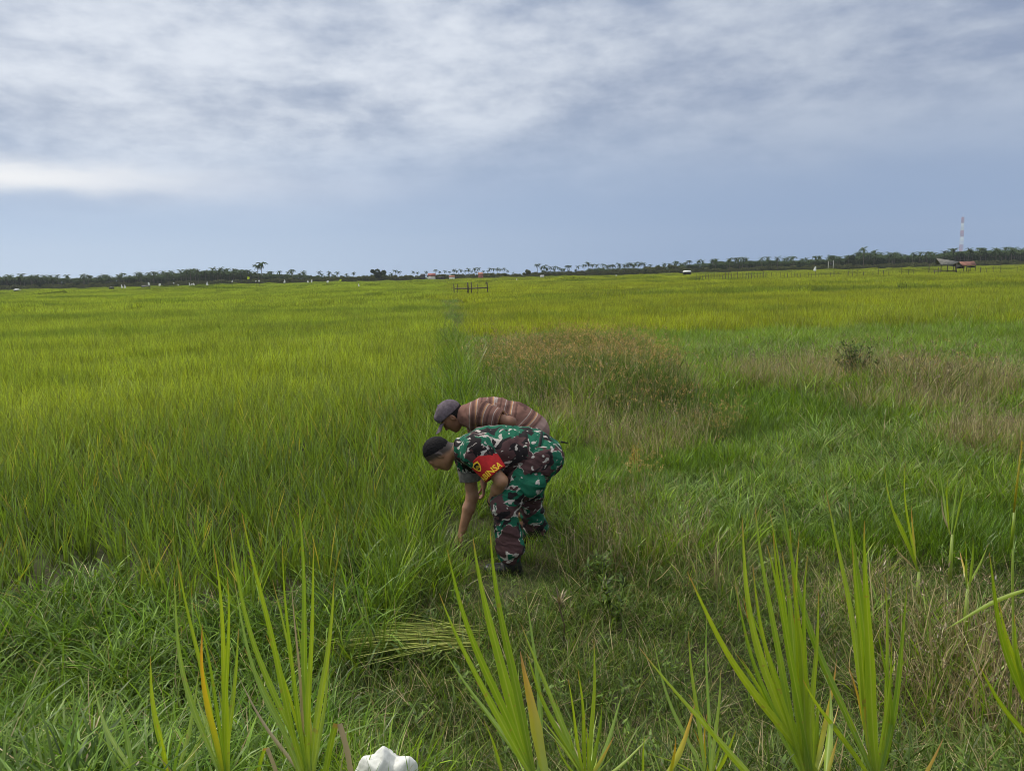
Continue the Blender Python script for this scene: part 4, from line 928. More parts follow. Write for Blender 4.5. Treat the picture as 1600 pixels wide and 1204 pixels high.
# ================================================================ soldier
def soldier():
    Y0 = 5.25; dy = AX([0, 1, 0])
    pel = P(845, 711, Y0); waist = P(818, 703, Y0); chest = P(787, 701, Y0); upper = P(757, 702, Y0); neck0 = P(728, 701, Y0)
    hipL, hipR = pel + dy * -0.10, pel + dy * 0.10
    kneeL, ankL = P(789, 786, 5.05), P(798, 866, 5.02); kneeR, ankR = P(828, 775, 5.56), P(837, 832, 5.62)
    gz = lambda p: float(hground(p[0], p[1]))
    shL, shR = P(744, 703, 5.07), P(731, 710, 5.44); elL, wrL = P(783, 751, 4.99), P(768, 786, 5.13)
    elR, wrR = P(738, 775, 5.42), P(722, 829, 5.38)
    Up = unit(AX([-0.90, 0, 0.42])); Fw = unit(AX([-0.42, -0.03, -0.90])); Fw = unit(Fw - Up * (Fw @ Up)); hc = P(685, 708, Y0 - 0.01)
    root = thing('person', (pel[0], Y0, 0), 'soldier in green and brown camouflage bending down, short black hair and red armband', 'person')
    lo = AX([hc[0] - 0.25, 4.75, -0.02]); hi = AX([pel[0] + 0.3, 5.9, 1.55])
    # body: one continuous figure
    v = Vol(lo, hi, 0.0045)
    Rm, hf = head(v, hc, Up, Fw, 1.0)
    v.cap(hf(-0.045, -0.03, 0), neck0, 0.054, 0.060, 0.03); v.cap(neck0, upper, 0.06, 0.10, 0.04, (YS, 1.2))
    for a, b, ra, rb in ((upper, chest, 0.10, 0.115), (chest, waist, 0.115, 0.105), (waist, pel, 0.105, 0.12)): v.cap(a, b, ra, rb, 0.04, (YS, 1.25))
    for s, el, wr in ((shL, elL, wrL), (shR, elR, wrR)):
        v.cap(upper * 0.5 + s * 0.5, s, 0.075, 0.058, 0.04); v.cap(s, el, 0.052, 0.043, 0.03); v.cap(el, el * 0.65 + wr * 0.35, 0.043, 0.044, 0.02); v.cap(el * 0.65 + wr * 0.35, wr, 0.044, 0.027, 0.02)
    for h_, k_, a_ in ((hipL, kneeL, ankL), (hipR, kneeR, ankR)):
        v.cap(h_, k_, 0.085, 0.058, 0.03); v.cap(k_, a_, 0.055, 0.04, 0.02); v.cap(a_, AX([a_[0], a_[1], gz(a_) + 0.06]), 0.036, 0.030, 0.02); v.cap(AX([a_[0], a_[1], gz(a_) + 0.055]), AX([a_[0] - 0.09, a_[1], gz(a_) + 0.045]), 0.030, 0.024, 0.01)
    hand(v, wrR + unit(wrR - elR) * 0.01, AX([-0.55, -0.05, -0.8]), AX([-0.2, -0.1, -1.0]) * 0 + AX([0.75, 0.1, -0.45]), 1.05, 1)
    hand(v, wrL, AX([0.15, 0.25, -0.9]), AX([0.9, 0.3, 0.1]), 0.5, -1)
    V, Q = v.mesh(2); hu, hw_ = (V - hc) @ Up, (V - hc) @ Fw; pd = (V - hf(0.042, 0.040, 0)) @ unit(Up * 0.80 - Fw * 0.60)
    stub = 0.97 * sstep(pd, -0.046, -0.006) * (hu > -0.07) * (np.linalg.norm(V - hc, axis=1) < 0.13) * (hw_ < 0.075) * (np.abs((V - hc) @ np.cross(Up, Fw)) < 0.086)
    link('body', np_mesh('body', V, Q, [m_skin1], {'stubble': stub}), root)
    # hair: skull cap cut by the hairline, faded sides
    v = Vol(hc - 0.18, hc + 0.18, 0.004); cn = hf(0.012, -0.012, 0)
    v.ell(hf(0.017, -0.014, 0), Rm, AX([0.0995, 0.0990, 0.0780]), 0.0, cut=[(Up * 0.80 - Fw * 0.60, hf(0.060, 0.040, 0)), (-Fw + Up * 0.12, hf(0.03, 0.073, 0))])
    V, Q = v.mesh(1); V = V + vnormals(V, Q) * ((vnoise(V * 160, 3) - 0.5) * 0.004)[:, None]; link('hair', np_mesh('hair', V, Q, [m_hair]), root)
    # trousers
    v = Vol(lo, hi, 0.006); v.cap(pel + AX([-0.015, 0, 0]), waist * 0.55 + pel * 0.45, 0.142, 0.135, 0.04, (YS, 1.25))
    for h_, k_, a_, yk in ((hipL, kneeL, ankL, -1), (hipR, kneeR, ankR, 1)):
        v.cap(h_, k_, 0.118, 0.082, 0.05); mid = k_ * 0.5 + a_ * 0.5; v.cap(k_, mid, 0.082, 0.076, 0.04); v.cap(mid, a_ + AX([0, 0, 0.03]), 0.076, 0.082, 0.03); v.cap(a_ + AX([0, 0, 0.03]), a_ + AX([0, 0, 0.0]), 0.086, 0.070, 0.02)
    v.cap(pel + AX([0.035, -0.07, -0.01]), pel + AX([0.035, 0.07, -0.01]), 0.108, 0.108, 0.04)
    v.cap(kneeL * 0.6 + hipL * 0.4 + AX([0.07, -0.06, 0.0]), kneeL * 0.4 + hipL * 0.6 + AX([0.06, -0.07, -0.02]), 0.06, 0.06, 0.015)   # thigh pocket
    V, Q = v.mesh(2); V = folds(V, Q, 0.019, 9.0, 12, [[1, 0, 0.5], [0, 0.8, 0], [0.3, 0, 1.7]], 0.7); tr_ = link('trousers', np_mesh('trousers', V, Q, [m_camo]), root)
    # shirt
    v = Vol(lo, hi, 0.006)
    v.cap(upper, chest, 0.140, 0.148, 0.04, (YS, 1.28)); v.cap(chest, waist, 0.148, 0.150, 0.04, (YS, 1.25)); v.cap(waist, pel * 0.42 + waist * 0.58, 0.150, 0.158, 0.03, (YS, 1.22))
    v.cap(neck0 + AX([0.015, 0, -0.01]), upper, 0.082, 0.135, 0.05, (YS, 1.45))
    v.cap(waist + AX([-0.05, 0, -0.10]), chest + AX([0.0, 0, -0.07]), 0.075, 0.09, 0.06, (YS, 1.6))   # front of the shirt hanging down
    hemL = shL + (elL - shL) * 0.80; hemR = shR + (elR - shR) * 0.62
    v.cap(upper * 0.5 + shL * 0.5 + AX([0.0, 0, 0]), shL, 0.11, 0.095, 0.05); v.cap(shL, shL * 0.8 + hemL * 0.2, 0.096, 0.088, 0.03); v.cap(shL * 0.8 + hemL * 0.2, hemL, 0.088, 0.066, 0.03)
    v.cap(upper * 0.5 + shR * 0.5, shR, 0.11, 0.095, 0.05); v.cap(shR, shR + (elR - shR) * 0.30, 0.090, 0.082, 0.03)
    v.plane(hemL - shL, hemL, hemL, 0.115)
    v.cap(hemL - unit(elL - shL) * 0.03, hemL + unit(elL - shL) * 0.05, 0.064, 0.07, 0.0, mode='sub')
    # collar ring and opening round the neck
    nd = unit(hf(-0.05, -0.03, 0) - neck0); v.cap(neck0 + nd * 0.0, neck0 + nd * 0.035, 0.078, 0.076, 0.02, (YS, 1.1)); v.cap(neck0 + nd * 0.02, neck0 + nd * 0.11, 0.062, 0.075, 0.0, mode='sub')
    V, Q = v.mesh(2); V = folds(V, Q, 0.017, 7.5, 31, [[1.5, 0, 0.6], [0, 0.7, 0], [-0.4, 0, 0.9]], 0.7); sh_ = link('shirt', np_mesh('shirt', V, Q, [m_camo]), root)
    v = Vol(shR - 0.3, shR + 0.3, 0.005); v.cap(shR + (elR - shR) * 0.22, hemR, 0.086, 0.078, 0.02); v.plane(hemR - shR, hemR, hemR, 0.11); v.cap(hemR - AX([0, 0, -0.03]), hemR + AX([0, 0, -0.05]), 0.064, 0.066, 0, mode='sub')
    solid('sleeve', v, m_lining, sh_, 2, (0.008, 14.0, 5))
    # armband
    u = unit(hemL - shL); v = Vol(shL - 0.3, hemL + 0.3, 0.004); bf = lambda t: shL + (hemL - shL) * t
    v.cap(bf(0.0), bf(0.98), 0.108, 0.084, 0.0); 
    tocam = unit(AX([0, 0, CAM_H]) - shL); e0 = unit(tocam - u * (tocam @ u)); e1 = np.cross(u, e0)
    v.plane(-u + e1 * 0.0, bf(0.27), bf(0.0), 0.3); v.plane(u, bf(0.985), hemL, 0.15)
    v.cap(bf(0.9), hemL + u * 0.06, 0.066, 0.068, 0, mode='sub')
    V, Q = v.mesh(2); V = folds(V, Q, 0.004, 12.0, 8); band = link('armband', np_mesh('armband', V, Q, [m_red]), sh_)
    bvh = BVHTree.FromPolygons([tuple(p) for p in V], [tuple(map(int, q)) for q in Q])
    def wrap(axial, phi, lift):
        o_ = bf(0.0) + u * axial; d = e0 * math.cos(phi) + e1 * math.sin(phi); hit = bvh.ray_cast(Vector(o_ + d * 0.3), Vector(-d), 0.3)[0]
        return (np.array(hit) if hit is not None else o_ + d * 0.09) + d * lift
    Lb = float(np.linalg.norm(hemL - shL))
    if e1 @ AX([1, 0, 1]) < 0: sgn = -1
    else: sgn = 1
    def text_mesh(txt, size, place, nm, lift=0.003):
        cu = bpy.data.curves.new(nm, 'FONT'); cu.body = txt; cu.size = size; cu.resolution_u = 3; cu.offset = size * 0.025; cu.align_x = 'LEFT'
        ob = bpy.data.objects.new(nm, cu); C.objects.link(ob); bpy.context.view_layer.update(); dg = bpy.context.evaluated_depsgraph_get(); me = ob.evaluated_get(dg).to_mesh()
        me.calc_loop_triangles(); vv = np.array([v_.co[:] for v_ in me.vertices]); tt = np.array([t_.vertices[:] for t_ in me.loop_triangles]); w = vv[:, 0].max()
        ob.evaluated_get(dg).to_mesh_clear(); C.objects.unlink(ob); bpy.data.objects.remove(ob)
        # refine so that the letters follow the cloth
        for _ in range(2):
            a, b, c = vv[tt[:, 0]], vv[tt[:, 1]], vv[tt[:, 2]]; n0 = len(vv); k = len(tt)
            vv = np.vstack([vv, (a+b)/2, (b+c)/2, (c+a)/2]); ab, bc, ca = n0 + np.arange(k), n0 + k + np.arange(k), n0 + 2*k + np.arange(k)
            tt = np.vstack([np.stack([tt[:, 0], ab, ca], -1), np.stack([ab, tt[:, 1], bc], -1), np.stack([ca, bc, tt[:, 2]], -1), np.stack([ab, bc, ca], -1)])
        return np.array([place(x, y, w, lift) for x, y, _ in vv]), tt
    r_ = 0.085
    V, T = text_mesh('BABINSA', 0.056, lambda x, y, w, l: wrap(Lb * 0.955 - y, sgn * ((x - w) / r_ + R(50)), l), 'lettering')
    link('lettering', np_mesh('lettering', V, None, [m_gold], None, True, T), band)
    # emblem: gold outlined crest towards the front of the arm
    mb = MB(); c0 = (Lb * 0.50, sgn * R(-40)); pts = [(-0.028, 0.03), (0.0, 0.036), (0.028, 0.03), (0.026, 0.0), (0.014, -0.024), (0, -0.034), (-0.014, -0.024), (-0.026, 0.0)]
    def pl(a, b): return wrap(c0[0] - b, c0[1] + sgn * a / r_, 0.003)
    k = len(pts); V = [pl(a, b) for a, b in pts] + [pl(a*0.72, b*0.72) for a, b in pts] + [pl(0, 0)]
    mb.add(V, [(i, (i+1) % k, k+(i+1) % k, k+i) for i in range(k)]); mb.build('emblem', m_gold, band, False)
    mb = MB(); mb.add([pl(a*0.66, b*0.66) for a, b in pts] + [pl(0, 0)], (), [(i, (i+1) % k, k) for i in range(k)]); mb.build('emblem', m_strap, band, False)
    mb = MB()
    for j in range(5):
        a = -0.012 + 0.006 * j; mb.add([wrap(c0[0] - b_, c0[1] + sgn * a_ / r_, 0.0045) for a_, b_ in ((a, -0.012), (a + 0.0025, -0.012), (a + 0.0025, 0.012 - abs(j-2)*0.004), (a, 0.012 - abs(j-2)*0.004))], [(0, 1, 2, 3)])
    mb.build('emblem', m_gold, band, False)
    # belt, strap end, watch
    mb = MB(); bd = unit(pel - waist); cb = waist * 0.5 + pel * 0.5 + bd * 0.015; s2 = np.cross(bd, YS); pts = []
    for i in range(33): a = i / 32 * 2 * math.pi; pts.append(cb + YS * math.cos(a) * 0.192 + s2 * math.sin(a) * 0.150)
    mb.tube(pts, 0.017, 6, False); mb.build('belt', m_strap, root)
    mb = MB(); q = P(876, 690, 5.15); mb.tube([q, q + AX([0.025, 0, -0.004]), q + AX([0.05, 0, -0.012])], [0.008, 0.006, 0.003], 5); mb.build('strap', m_strap, root)
    d = unit(wrL - elL); a_ = unit(np.cross(d, YS)); b_ = np.cross(d, a_); mb = MB(); c = wrL - d * 0.015
    mb.tube([c + (a_ * math.cos(t) + b_ * math.sin(t)) * 0.030 for t in np.linspace(0, 2*math.pi, 17)], 0.006, 5, False); mb.build('watch', m_strap, root)
    # boots
    for a_ in (ankL, ankR):
        g0 = gz(a_); v = Vol(AX([a_[0]-0.35, a_[1]-0.15, g0-0.03]), AX([a_[0]+0.2, a_[1]+0.15, a_[2]+0.12]), 0.005)
        v.cap(a_ + AX([0, 0, 0.05]), AX([a_[0]+0.005, a_[1], g0+0.09]), 0.062, 0.055, 0.02); v.cap(AX([a_[0]+0.03, a_[1], g0+0.045]), AX([a_[0]-0.15, a_[1]-0.01, g0+0.038]), 0.046, 0.040, 0.03, (YS, 1.1)); v.plane(AX([0, 0, -1]), AX([0, 0, g0 + 0.018]), AX([a_[0], a_[1], g0]), 0.3)
        bt = solid('boot', v, m_bootb, root, 2, (0.004, 22.0, 3))
        v = Vol(AX([a_[0]-0.35, a_[1]-0.15, g0-0.03]), AX([a_[0]+0.2, a_[1]+0.15, g0+0.1]), 0.005); v.cap(AX([a_[0]+0.035, a_[1], g0+0.03]), AX([a_[0]-0.155, a_[1]-0.01, g0+0.03]), 0.050, 0.045, 0.0, (YS, 1.08)); v.plane(AX([0, 0, 1]), AX([0, 0, g0+0.024]), AX([a_[0], a_[1], g0]), 0.3)
        v.plane(AX([0, 0, -1]), AX([0, 0, g0]), AX([a_[0], a_[1], g0]), 0.3); solid('sole', v, m_strap, bt, 1)
    # blades of grass pulled up in the right hand
    rng = np.random.default_rng(4); n = 40; hp = wrR + AX([-0.06, -0.01, -0.09]); p = Patch()
    p.add(blades(rng, rng.normal(0, 0.012, (n, 2)) + hp[:2], U(rng, 0.12, 0.26, n), U(rng, 0.005, 0.009, n), U(rng, 0.2, 1.6, n), U(rng, 0.5, 2.0, n), U(rng, 0, 6.28, n), 5, 1.0, np.full(n, hp[2])))
    o = link('grass_handful', p.mesh('grass_handful', [m_bund])); tag(o, 'green grass blades gripped in the soldier\'s lowered hand', 'grass')
soldier()

# ================================================================ farmer
def striped():
    m = mat('striped_shirt_cloth'); u_ = ATTR('su'); co = N('ShaderNodeTexCoord').outputs['Object']; nz = NOISE(co, 12.0, 3, 0.6)
    u2 = M('FRACT', M('MULTIPLY', M('ADD', u_, M('MULTIPLY', nz, 0.008)), 1/0.125))
    brown, grey, orange, dk = (0.175, 0.092, 0.074), (0.33, 0.27, 0.25), (0.38, 0.20, 0.10), (0.10, 0.052, 0.044)
    n = N('ShaderNodeValToRGB'); n.color_ramp.interpolation = 'CONSTANT'; cr = n.color_ramp
    st = [(0.0, brown), (0.22, grey), (0.265, brown), (0.36, dk), (0.52, brown), (0.60, orange), (0.67, grey), (0.715, brown), (0.88, dk)]
    while len(cr.elements) < len(st): cr.elements.new(0.5)
    for e, (p_, c_) in zip(cr.elements, st): e.position = p_; e.color = (*c_, 1)
    nt.links.new(u2, n.inputs[0]); c = MIX(MR(u_, 0.48, 0.52), n.outputs[0], MIX(MR(u2, 0.45, 0.5), (0.30, 0.20, 0.18), (0.24, 0.15, 0.135)))
    finish(BSDF(c, 0.85, 0.12, nz, 0.004)); return m
m_stripe = striped()
def farmer():
    Y0 = 5.98; dy = AX([0, 1, 0])
    pel = P(823, 671, Y0); waist = P(803, 656, Y0); chest = P(772, 649, Y0); upper = P(750, 648, Y0); neck0 = P(730, 647, Y0)
    hipL, hipR = pel - dy * 0.09, pel + dy * 0.09; kneeL, ankL = P(806, 735, 5.88), P(828, 800, 5.92); kneeR, ankR = P(804, 735, 6.15), P(826, 798, 6.2)
    gz = lambda p: float(hground(p[0], p[1])); ankL[2] = gz(ankL) + 0.09; ankR[2] = gz(ankR) + 0.09
    shL, shR = P(750, 645, 5.80), P(744, 654, 6.14); elL, wrL = P(797, 659, 5.72), P(781, 700, 5.80); elR, wrR = P(752, 710, 6.12), P(756, 757, 6.08)
    Up = unit(AX([-0.80, 0, 0.60])); Fw = AX([-0.60, -0.06, -0.80]); Fw = unit(Fw - Up * (Fw @ Up)); hc = P(705, 650, Y0)
    root = thing('person', (pel[0], Y0, 0), 'man in a brown striped shirt and faded purple cap bending behind the soldier', 'person')
    lo = AX([hc[0] - 0.25, 5.5, -0.02]); hi = AX([pel[0] + 0.3, 6.5, 1.65]); v = Vol(lo, hi, 0.005); Rm, hf = head(v, hc, Up, Fw, 0.98)
    v.cap(hf(-0.045, -0.03, 0), neck0, 0.050, 0.058, 0.03); v.cap(neck0, upper, 0.058, 0.09, 0.04, (YS, 1.2))
    for a, b, ra, rb in ((upper, chest, 0.09, 0.105), (chest, waist, 0.105, 0.095), (waist, pel, 0.095, 0.11)): v.cap(a, b, ra, rb, 0.04, (YS, 1.25))
    for s, el, wr in ((shL, elL, wrL), (shR, elR, wrR)):
        v.cap(upper * 0.5 + s * 0.5, s, 0.07, 0.052, 0.04); v.cap(s, el, 0.047, 0.040, 0.03); v.cap(el, el*0.65+wr*0.35, 0.040, 0.038, 0.02); v.cap(el*0.65+wr*0.35, wr, 0.038, 0.025, 0.02)
    for h_, k_, a_ in ((hipL, kneeL, ankL), (hipR, kneeR, ankR)):
        v.cap(h_, k_, 0.08, 0.055, 0.03); v.cap(k_, a_, 0.05, 0.035, 0.02); v.cap(a_ + AX([0.03, 0, -0.05]), AX([a_[0]-0.13, a_[1], gz(a_)+0.03]), 0.036, 0.028, 0.02, (YS, 1.2))
    hand(v, wrR, AX([-0.05, -0.1, -1.0]), AX([-0.9, 0, -0.1]), 0.9, 1); hand(v, wrL, AX([0.1, 0.1, -1]), AX([0.9, 0.3, 0]), 0.5, -1)
    solid('body', v, m_skin2, root, 2)
    v = Vol(hc - 0.18, hc + 0.18, 0.004); v.ell(hf(0.012, -0.018, 0), Rm, AX([0.098, 0.100, 0.079]), 0.0, cut=[(-Fw * 0.75 + Up * 0.1, hf(-0.02, -0.004, 0)), (Up * 1.0 - Fw * 0.3, hf(-0.075, -0.03, 0))])
    solid('hair', v, m_hair, root, 1)
    # cap: crown and curved brim
    v = Vol(hc - 0.26, hc + 0.26, 0.004); v.ell(hf(0.032, -0.008, 0), Rm, AX([0.100, 0.112, 0.089]), 0.0, cut=[(Up * 0.97 - Fw * 0.22, hf(0.022, 0.0, 0))])
    v.cap(hf(0.132, -0.01, 0), hf(0.134, -0.01, 0), 0.008, 0.008, 0.004)
    v.cap(hf(0.085, 0.075, -0.03), hf(0.085, 0.075, 0.03), 0.02, 0.02, 0.03)
    V, Q = v.mesh(2); V = folds(V, Q, 0.002, 20.0, 4); cp = link('cap', np_mesh('cap', V, Q, [m_cap]), root)
    Vb = []; nu, nv = 15, 9
    for side in (0, 1):
        for j in range(nv):
            r2 = j / (nv - 1)
            for i in range(nu):
                a = (i / (nu-1) - 0.5) * 2.1; s_ = math.sin(a) * (0.083 - 0.006 * r2); w_ = 0.045 + 0.055 * math.cos(a) + r2 * 0.088 * math.cos(a * 0.78) ** 0.8
                uu = 0.034 - 0.020 * r2 - 0.022 * (s_ / 0.08) ** 2 + (0.004 if side else 0); Vb.append(hf(uu, w_, s_))
    Qb = []
    for s_ in (0, 1):
        for j in range(nv-1):
            for i in range(nu-1): b0 = s_*nu*nv+j*nu+i; q = (b0, b0+1, b0+nu+1, b0+nu); Qb.append(q if s_ else q[::-1])
    for i in range(nu-1): a = (nv-1)*nu+i; Qb.append((a, a+1, nu*nv+a+1, nu*nv+a))
    for i in (0, nu-1):
        for j in range(nv-1): a = j*nu+i; Qb.append((a, a+nu, nu*nv+a+nu, nu*nv+a))
    mb = MB(); mb.add(Vb, Qb); mb.build('brim', m_cap, cp)
    # trousers
    v = Vol(lo, hi, 0.007); v.cap(pel, waist * 0.2 + pel * 0.8, 0.108, 0.106, 0.04, (YS, 1.2))
    for h_, k_, a_ in ((hipL, kneeL, ankL), (hipR, kneeR, ankR)): v.cap(h_, k_, 0.098, 0.08, 0.05); v.cap(k_, k_*0.25+a_*0.75, 0.08, 0.068, 0.03)
    solid('trousers', v, m_trous, root, 2, (0.009, 10.0, 3))
    # shirt, with the distance along torso or sleeve stored for its stripes
    v = Vol(lo, hi, 0.006); v.cap(upper, chest, 0.122, 0.133, 0.04, (YS, 1.28)); v.cap(chest, waist, 0.133, 0.130, 0.04, (YS, 1.25)); v.cap(waist, pel + AX([0.02, 0, -0.015]), 0.132, 0.150, 0.03, (YS, 1.25)); v.cap(neck0 + AX([0.015, 0, -0.01]), upper, 0.075, 0.118, 0.05, (YS, 1.4))
    v.cap(waist + AX([-0.03, 0, -0.08]), chest + AX([0, 0, -0.06]), 0.07, 0.08, 0.06, (YS, 1.5))
    hemL = shL + (elL - shL) * 0.70; hemR = shR + (elR - shR) * 0.75
    for s, hm, el in ((shL, hemL, elL), (shR, hemR, elR)): v.cap(upper*0.5+s*0.5, s, 0.10, 0.088, 0.05); v.cap(s, hm, 0.086, 0.070, 0.03); v.plane(hm - s, hm, hm, 0.10); v.cap(hm - unit(el-s)*0.03, hm + unit(el-s)*0.05, 0.056, 0.06, 0, mode='sub')
    nd = unit(hf(-0.05, -0.03, 0) - neck0); v.cap(neck0, neck0 + nd*0.035, 0.072, 0.072, 0.02, (YS, 1.1)); v.cap(neck0 + nd*0.02, neck0 + nd*0.11, 0.058, 0.07, 0, mode='sub')
    V, Q = v.mesh(2); V = folds(V, Q, 0.015, 7.5, 77, [[0.9, 0, 0.5], [0, 1.1, 0], [-0.5, 0, 1.2]], 0.6)
    path = [neck0, upper, chest, waist, pel + AX([0.06, 0, -0.10])]; best = np.full(len(V), 9.0); su = np.zeros(len(V)); acc = 0
    for a, b in zip(path[:-1], path[1:]):
        d = b - a; L = float(np.linalg.norm(d)); t = ((V - a) @ d) / L**2; tc_ = np.clip(t, 0, 1); dist = np.linalg.norm(V - (a + tc_[:, None]*d), axis=1) ; m_ = dist < best - 1e-6; su[m_] = acc + tc_[m_] * L; best[m_] = dist[m_]; acc += L
    for s, e in ((shL, elL), (shR, elR)):
        d = e - s; L = float(np.linalg.norm(d)); t = ((V - s) @ d) / L**2; dist = np.linalg.norm(V - (s + np.clip(t, 0, 1)[:, None]*d), axis=1); m_ = (t > 0.05) & (dist < 0.105) & ((V[:, 1] < shL[1] + 0.06) | (V[:, 1] > shR[1] - 0.06)); su[m_] = 0.02 + np.clip(t[m_], 0, 2) * L
    link('shirt', np_mesh('shirt', V, Q, [m_stripe], {'su': su}), root)
farmer()

# ---------------------------------------------------------------- foreground plants: every leaf a part
def leaf(parent, base, tip, wpx, Yb, Yt, bow=0.0, mt=None, rnd=0.5, fold=0.35, fade=1.0, wmax=0.42, name='leaf', n=22, flat=False):
    a = P(base[0], base[1], Yb); b = P(tip[0], tip[1], Yt); d = b - a; L = np.linalg.norm(d); view = unit((a + b) / 2 - AX([0, 0, CAM_H])); side = unit(np.cross(d, view))
    w = 0.68 * wpx / FPX * (Yb + Yt) / 2; V, t_, r_, e_ = [], [], [], []; nrm = unit(np.cross(side, d)); rs = np.random.default_rng(int(abs(base[0]*7+tip[0]*13+tip[1])))
    side = unit(side * math.cos(rs.uniform(-0.5, 0.5)) + nrm * math.sin(rs.uniform(-0.5, 0.5)) ); nrm = unit(np.cross(side, d)); ph = rs.uniform(0, 6)
    for i in range(n + 1):
        t = i / n; p = a + d * t + side * (bow * L * math.sin(math.pi * t ** 1.1)) + nrm * (0.03 * L * math.sin(math.pi * t)) + side * (0.006 * L * math.sin(t * 7 + rs.random() * 0.0 + bow * 90)); prof = (0.42 + 0.58 * math.sin(math.pi / 2 * min(1, t / wmax))) * max(0.0, 1 - max(0.0, (t - wmax) / (1 - wmax))) ** 0.85
        prof = 0.9 if flat else prof; prof *= 1 + 0.04 * math.sin(t * 23 + ph); hw = w / 2 * prof + 0.0004
        V += [p - side * hw + nrm * hw * fold, p - side * hw * 0.5 + nrm * hw * fold * 0.4, p, p + side * hw * 0.5 + nrm * hw * fold * 0.4, p + side * hw + nrm * hw * fold]; t_ += [t] * 5; e_ += [1, .4, 0, .4, 1]
    Q = [(5*i+j, 5*i+j+1, 5*i+j+6, 5*i+j+5) for i in range(n) for j in range(4)]
    V = np.array(V)
    me = np_mesh(name, V, Q, [mt or m_tall], {'t': np.array(t_), 'r': np.full(len(V), rnd), 'e': np.array(e_)}); return link(name, me, parent)
def clump(name, bx, by, Yb, label, leaves, cat='plant', yoff=0.0, wscale=1.0, dry=0):
    g_ = P(bx, by, Yb); gz_ = float(hground(g_[0], Yb)); o = thing(name, (g_[0], Yb, gz_), label, cat, None); rs = random.Random(int(bx) + int(by))
    mb = MB(); mb.tube([(g_[0], Yb, gz_ - 0.02), tuple(g_ * 0.5 + AX([g_[0], Yb, gz_]) * 0.5), tuple(g_)], [0.014, 0.012, 0.008], 7, t=0.3, r=0.4, e=0.0); mb.build('stem', m_tall, o)
    for L in leaves:
        x, y, w = L[:3]; bow = (L[3] if len(L) > 3 else 0) + rs.uniform(-0.025, 0.025); mt = {None: m_tall, 'y': m_tally, 'd': m_talld}[L[4] if len(L) > 4 else None]; b0 = L[5] if len(L) > 5 else (bx + rs.uniform(-4, 4), by)
        leaf(o, b0, (x, y), w * wscale, Yb, Yb + rs.uniform(-0.12, 0.18), bow, mt, rs.random(), rs.uniform(0.15, 0.5))
    if Yb < 2.5 and len(leaves) > 5:
        for i in range(len(leaves)):
            x, y, w = leaves[rs.randrange(len(leaves))][:3]; k = rs.uniform(0.35, 0.85); leaf(o, (bx + rs.uniform(-6, 6), by), (bx + (x - bx) * k * rs.uniform(0.5, 1.3) + rs.uniform(-25, 25), by + (y - by) * k), w * rs.uniform(0.4, 0.7), Yb + 0.05, Yb + rs.uniform(0.0, 0.3), rs.uniform(-0.05, 0.05), rs.choice((m_tall, m_tall, m_tall, m_tally, m_talld)) if w < 16 else m_tall, rs.random(), 0.4)
    return o
BY = 1228
clump('tall_grass_clump', 486, BY, 1.95, 'tall bright green blade clump with nine leaves left of the white sack', [(356, 817, 13, 0.02), (381, 800, 14, 0.03), (444, 851, 10), (465, 771, 14, -0.01), (493, 842, 12), (523, 901, 15, -0.02), (364, 905, 11, 0.03), (383, 1010, 14, 0.03, None, (505, 1290)), (427, 905, 9)])
clump('tall_grass_clump', 352, BY, 2.0, 'tall blade clump with yellowing leaf tips, second from the left', [(270, 901, 12, 0.03), (278, 867, 12, 0.03), (331, 849, 13), (354, 901, 12), (374, 981, 12, -0.01), (315, 975, 13, 0.02, 'y'), (300, 940, 9)])
clump('tall_grass_clump', 268, BY, 2.05, 'shorter three bladed green clump between the two leftmost clumps', [(234, 1024, 14, 0.02), (310, 1047, 10, -0.03), (327, 1115, 12, -0.05), (246, 1130, 7)])
clump('tall_grass_clump', 214, BY, 2.0, 'leftmost pair of narrow yellow green blades at the bottom edge', [(144, 1064, 9, 0.03, None, (222, BY)), (184, 1085, 11, 0.02), (150, 1140, 5)])
def bent(label, Yb, b1, tip, b2, w):
    g_ = P(b1[0], b1[1], Yb); g_[2] = float(hground(g_[0], Yb)); o = thing('bent_leaf_plant', tuple(g_), label, 'plant')
    mb = MB(); q = P(b1[0], b1[1], Yb); mb.tube([g_, q * 0.5 + g_ * 0.5, q], [0.010, 0.009, 0.006], 6, t=0.3, r=0.4, e=0.0); mb.build('stem', m_tall, o)
    leaf(o, b1, tip, w, Yb, Yb, 0.02, m_tall, 0.4, 0.3, flat=True); leaf(o, b2, (tip[0] + w * 0.3, tip[1]), w, Yb, Yb, 0.0, m_talld, 0.5, 0.25, flat=True)
bent('folded leaf standing right beside the white sack, half green half tan', 1.95, (502, 1245), (526, 1130), (556, 1245), 15)
bent('small folded dry tan leaf between the two tallest left clumps', 2.0, (398, 1240), (415, 1168), (446, 1240), 10)
clump('tall_grass_clump', 842, BY, 1.85, 'tallest clump beside the soldier with one broad yellow orange leaf', [(688, 925, 17, 0.02), (698, 858, 19, 0.03), (741, 838, 25, 0.02), (767, 826, 20, 0.0), (814, 1016, 27, 0.0, 'y', (858, BY)), (790, 1120, 8, 0.0, 'y'), (806, 1080, 11, 0.0, 'd'), (756, 1125, 8, 0.0, None, (790, BY))])
clump('tall_grass_clump', 920, BY, 1.95, 'many bladed clump just right of the broad yellow orange leaf', [(822, 1020, 13, 0.02), (816, 975, 13, 0.03), (929, 997, 10), (904, 1045, 9), (971, 1084, 11, -0.02), (869, 1091, 10, 0.02), (960, 1150, 8, 0.0, 'y'), (888, 1060, 8), (940, 1100, 9), (1015, 1150, 7, -0.02)])
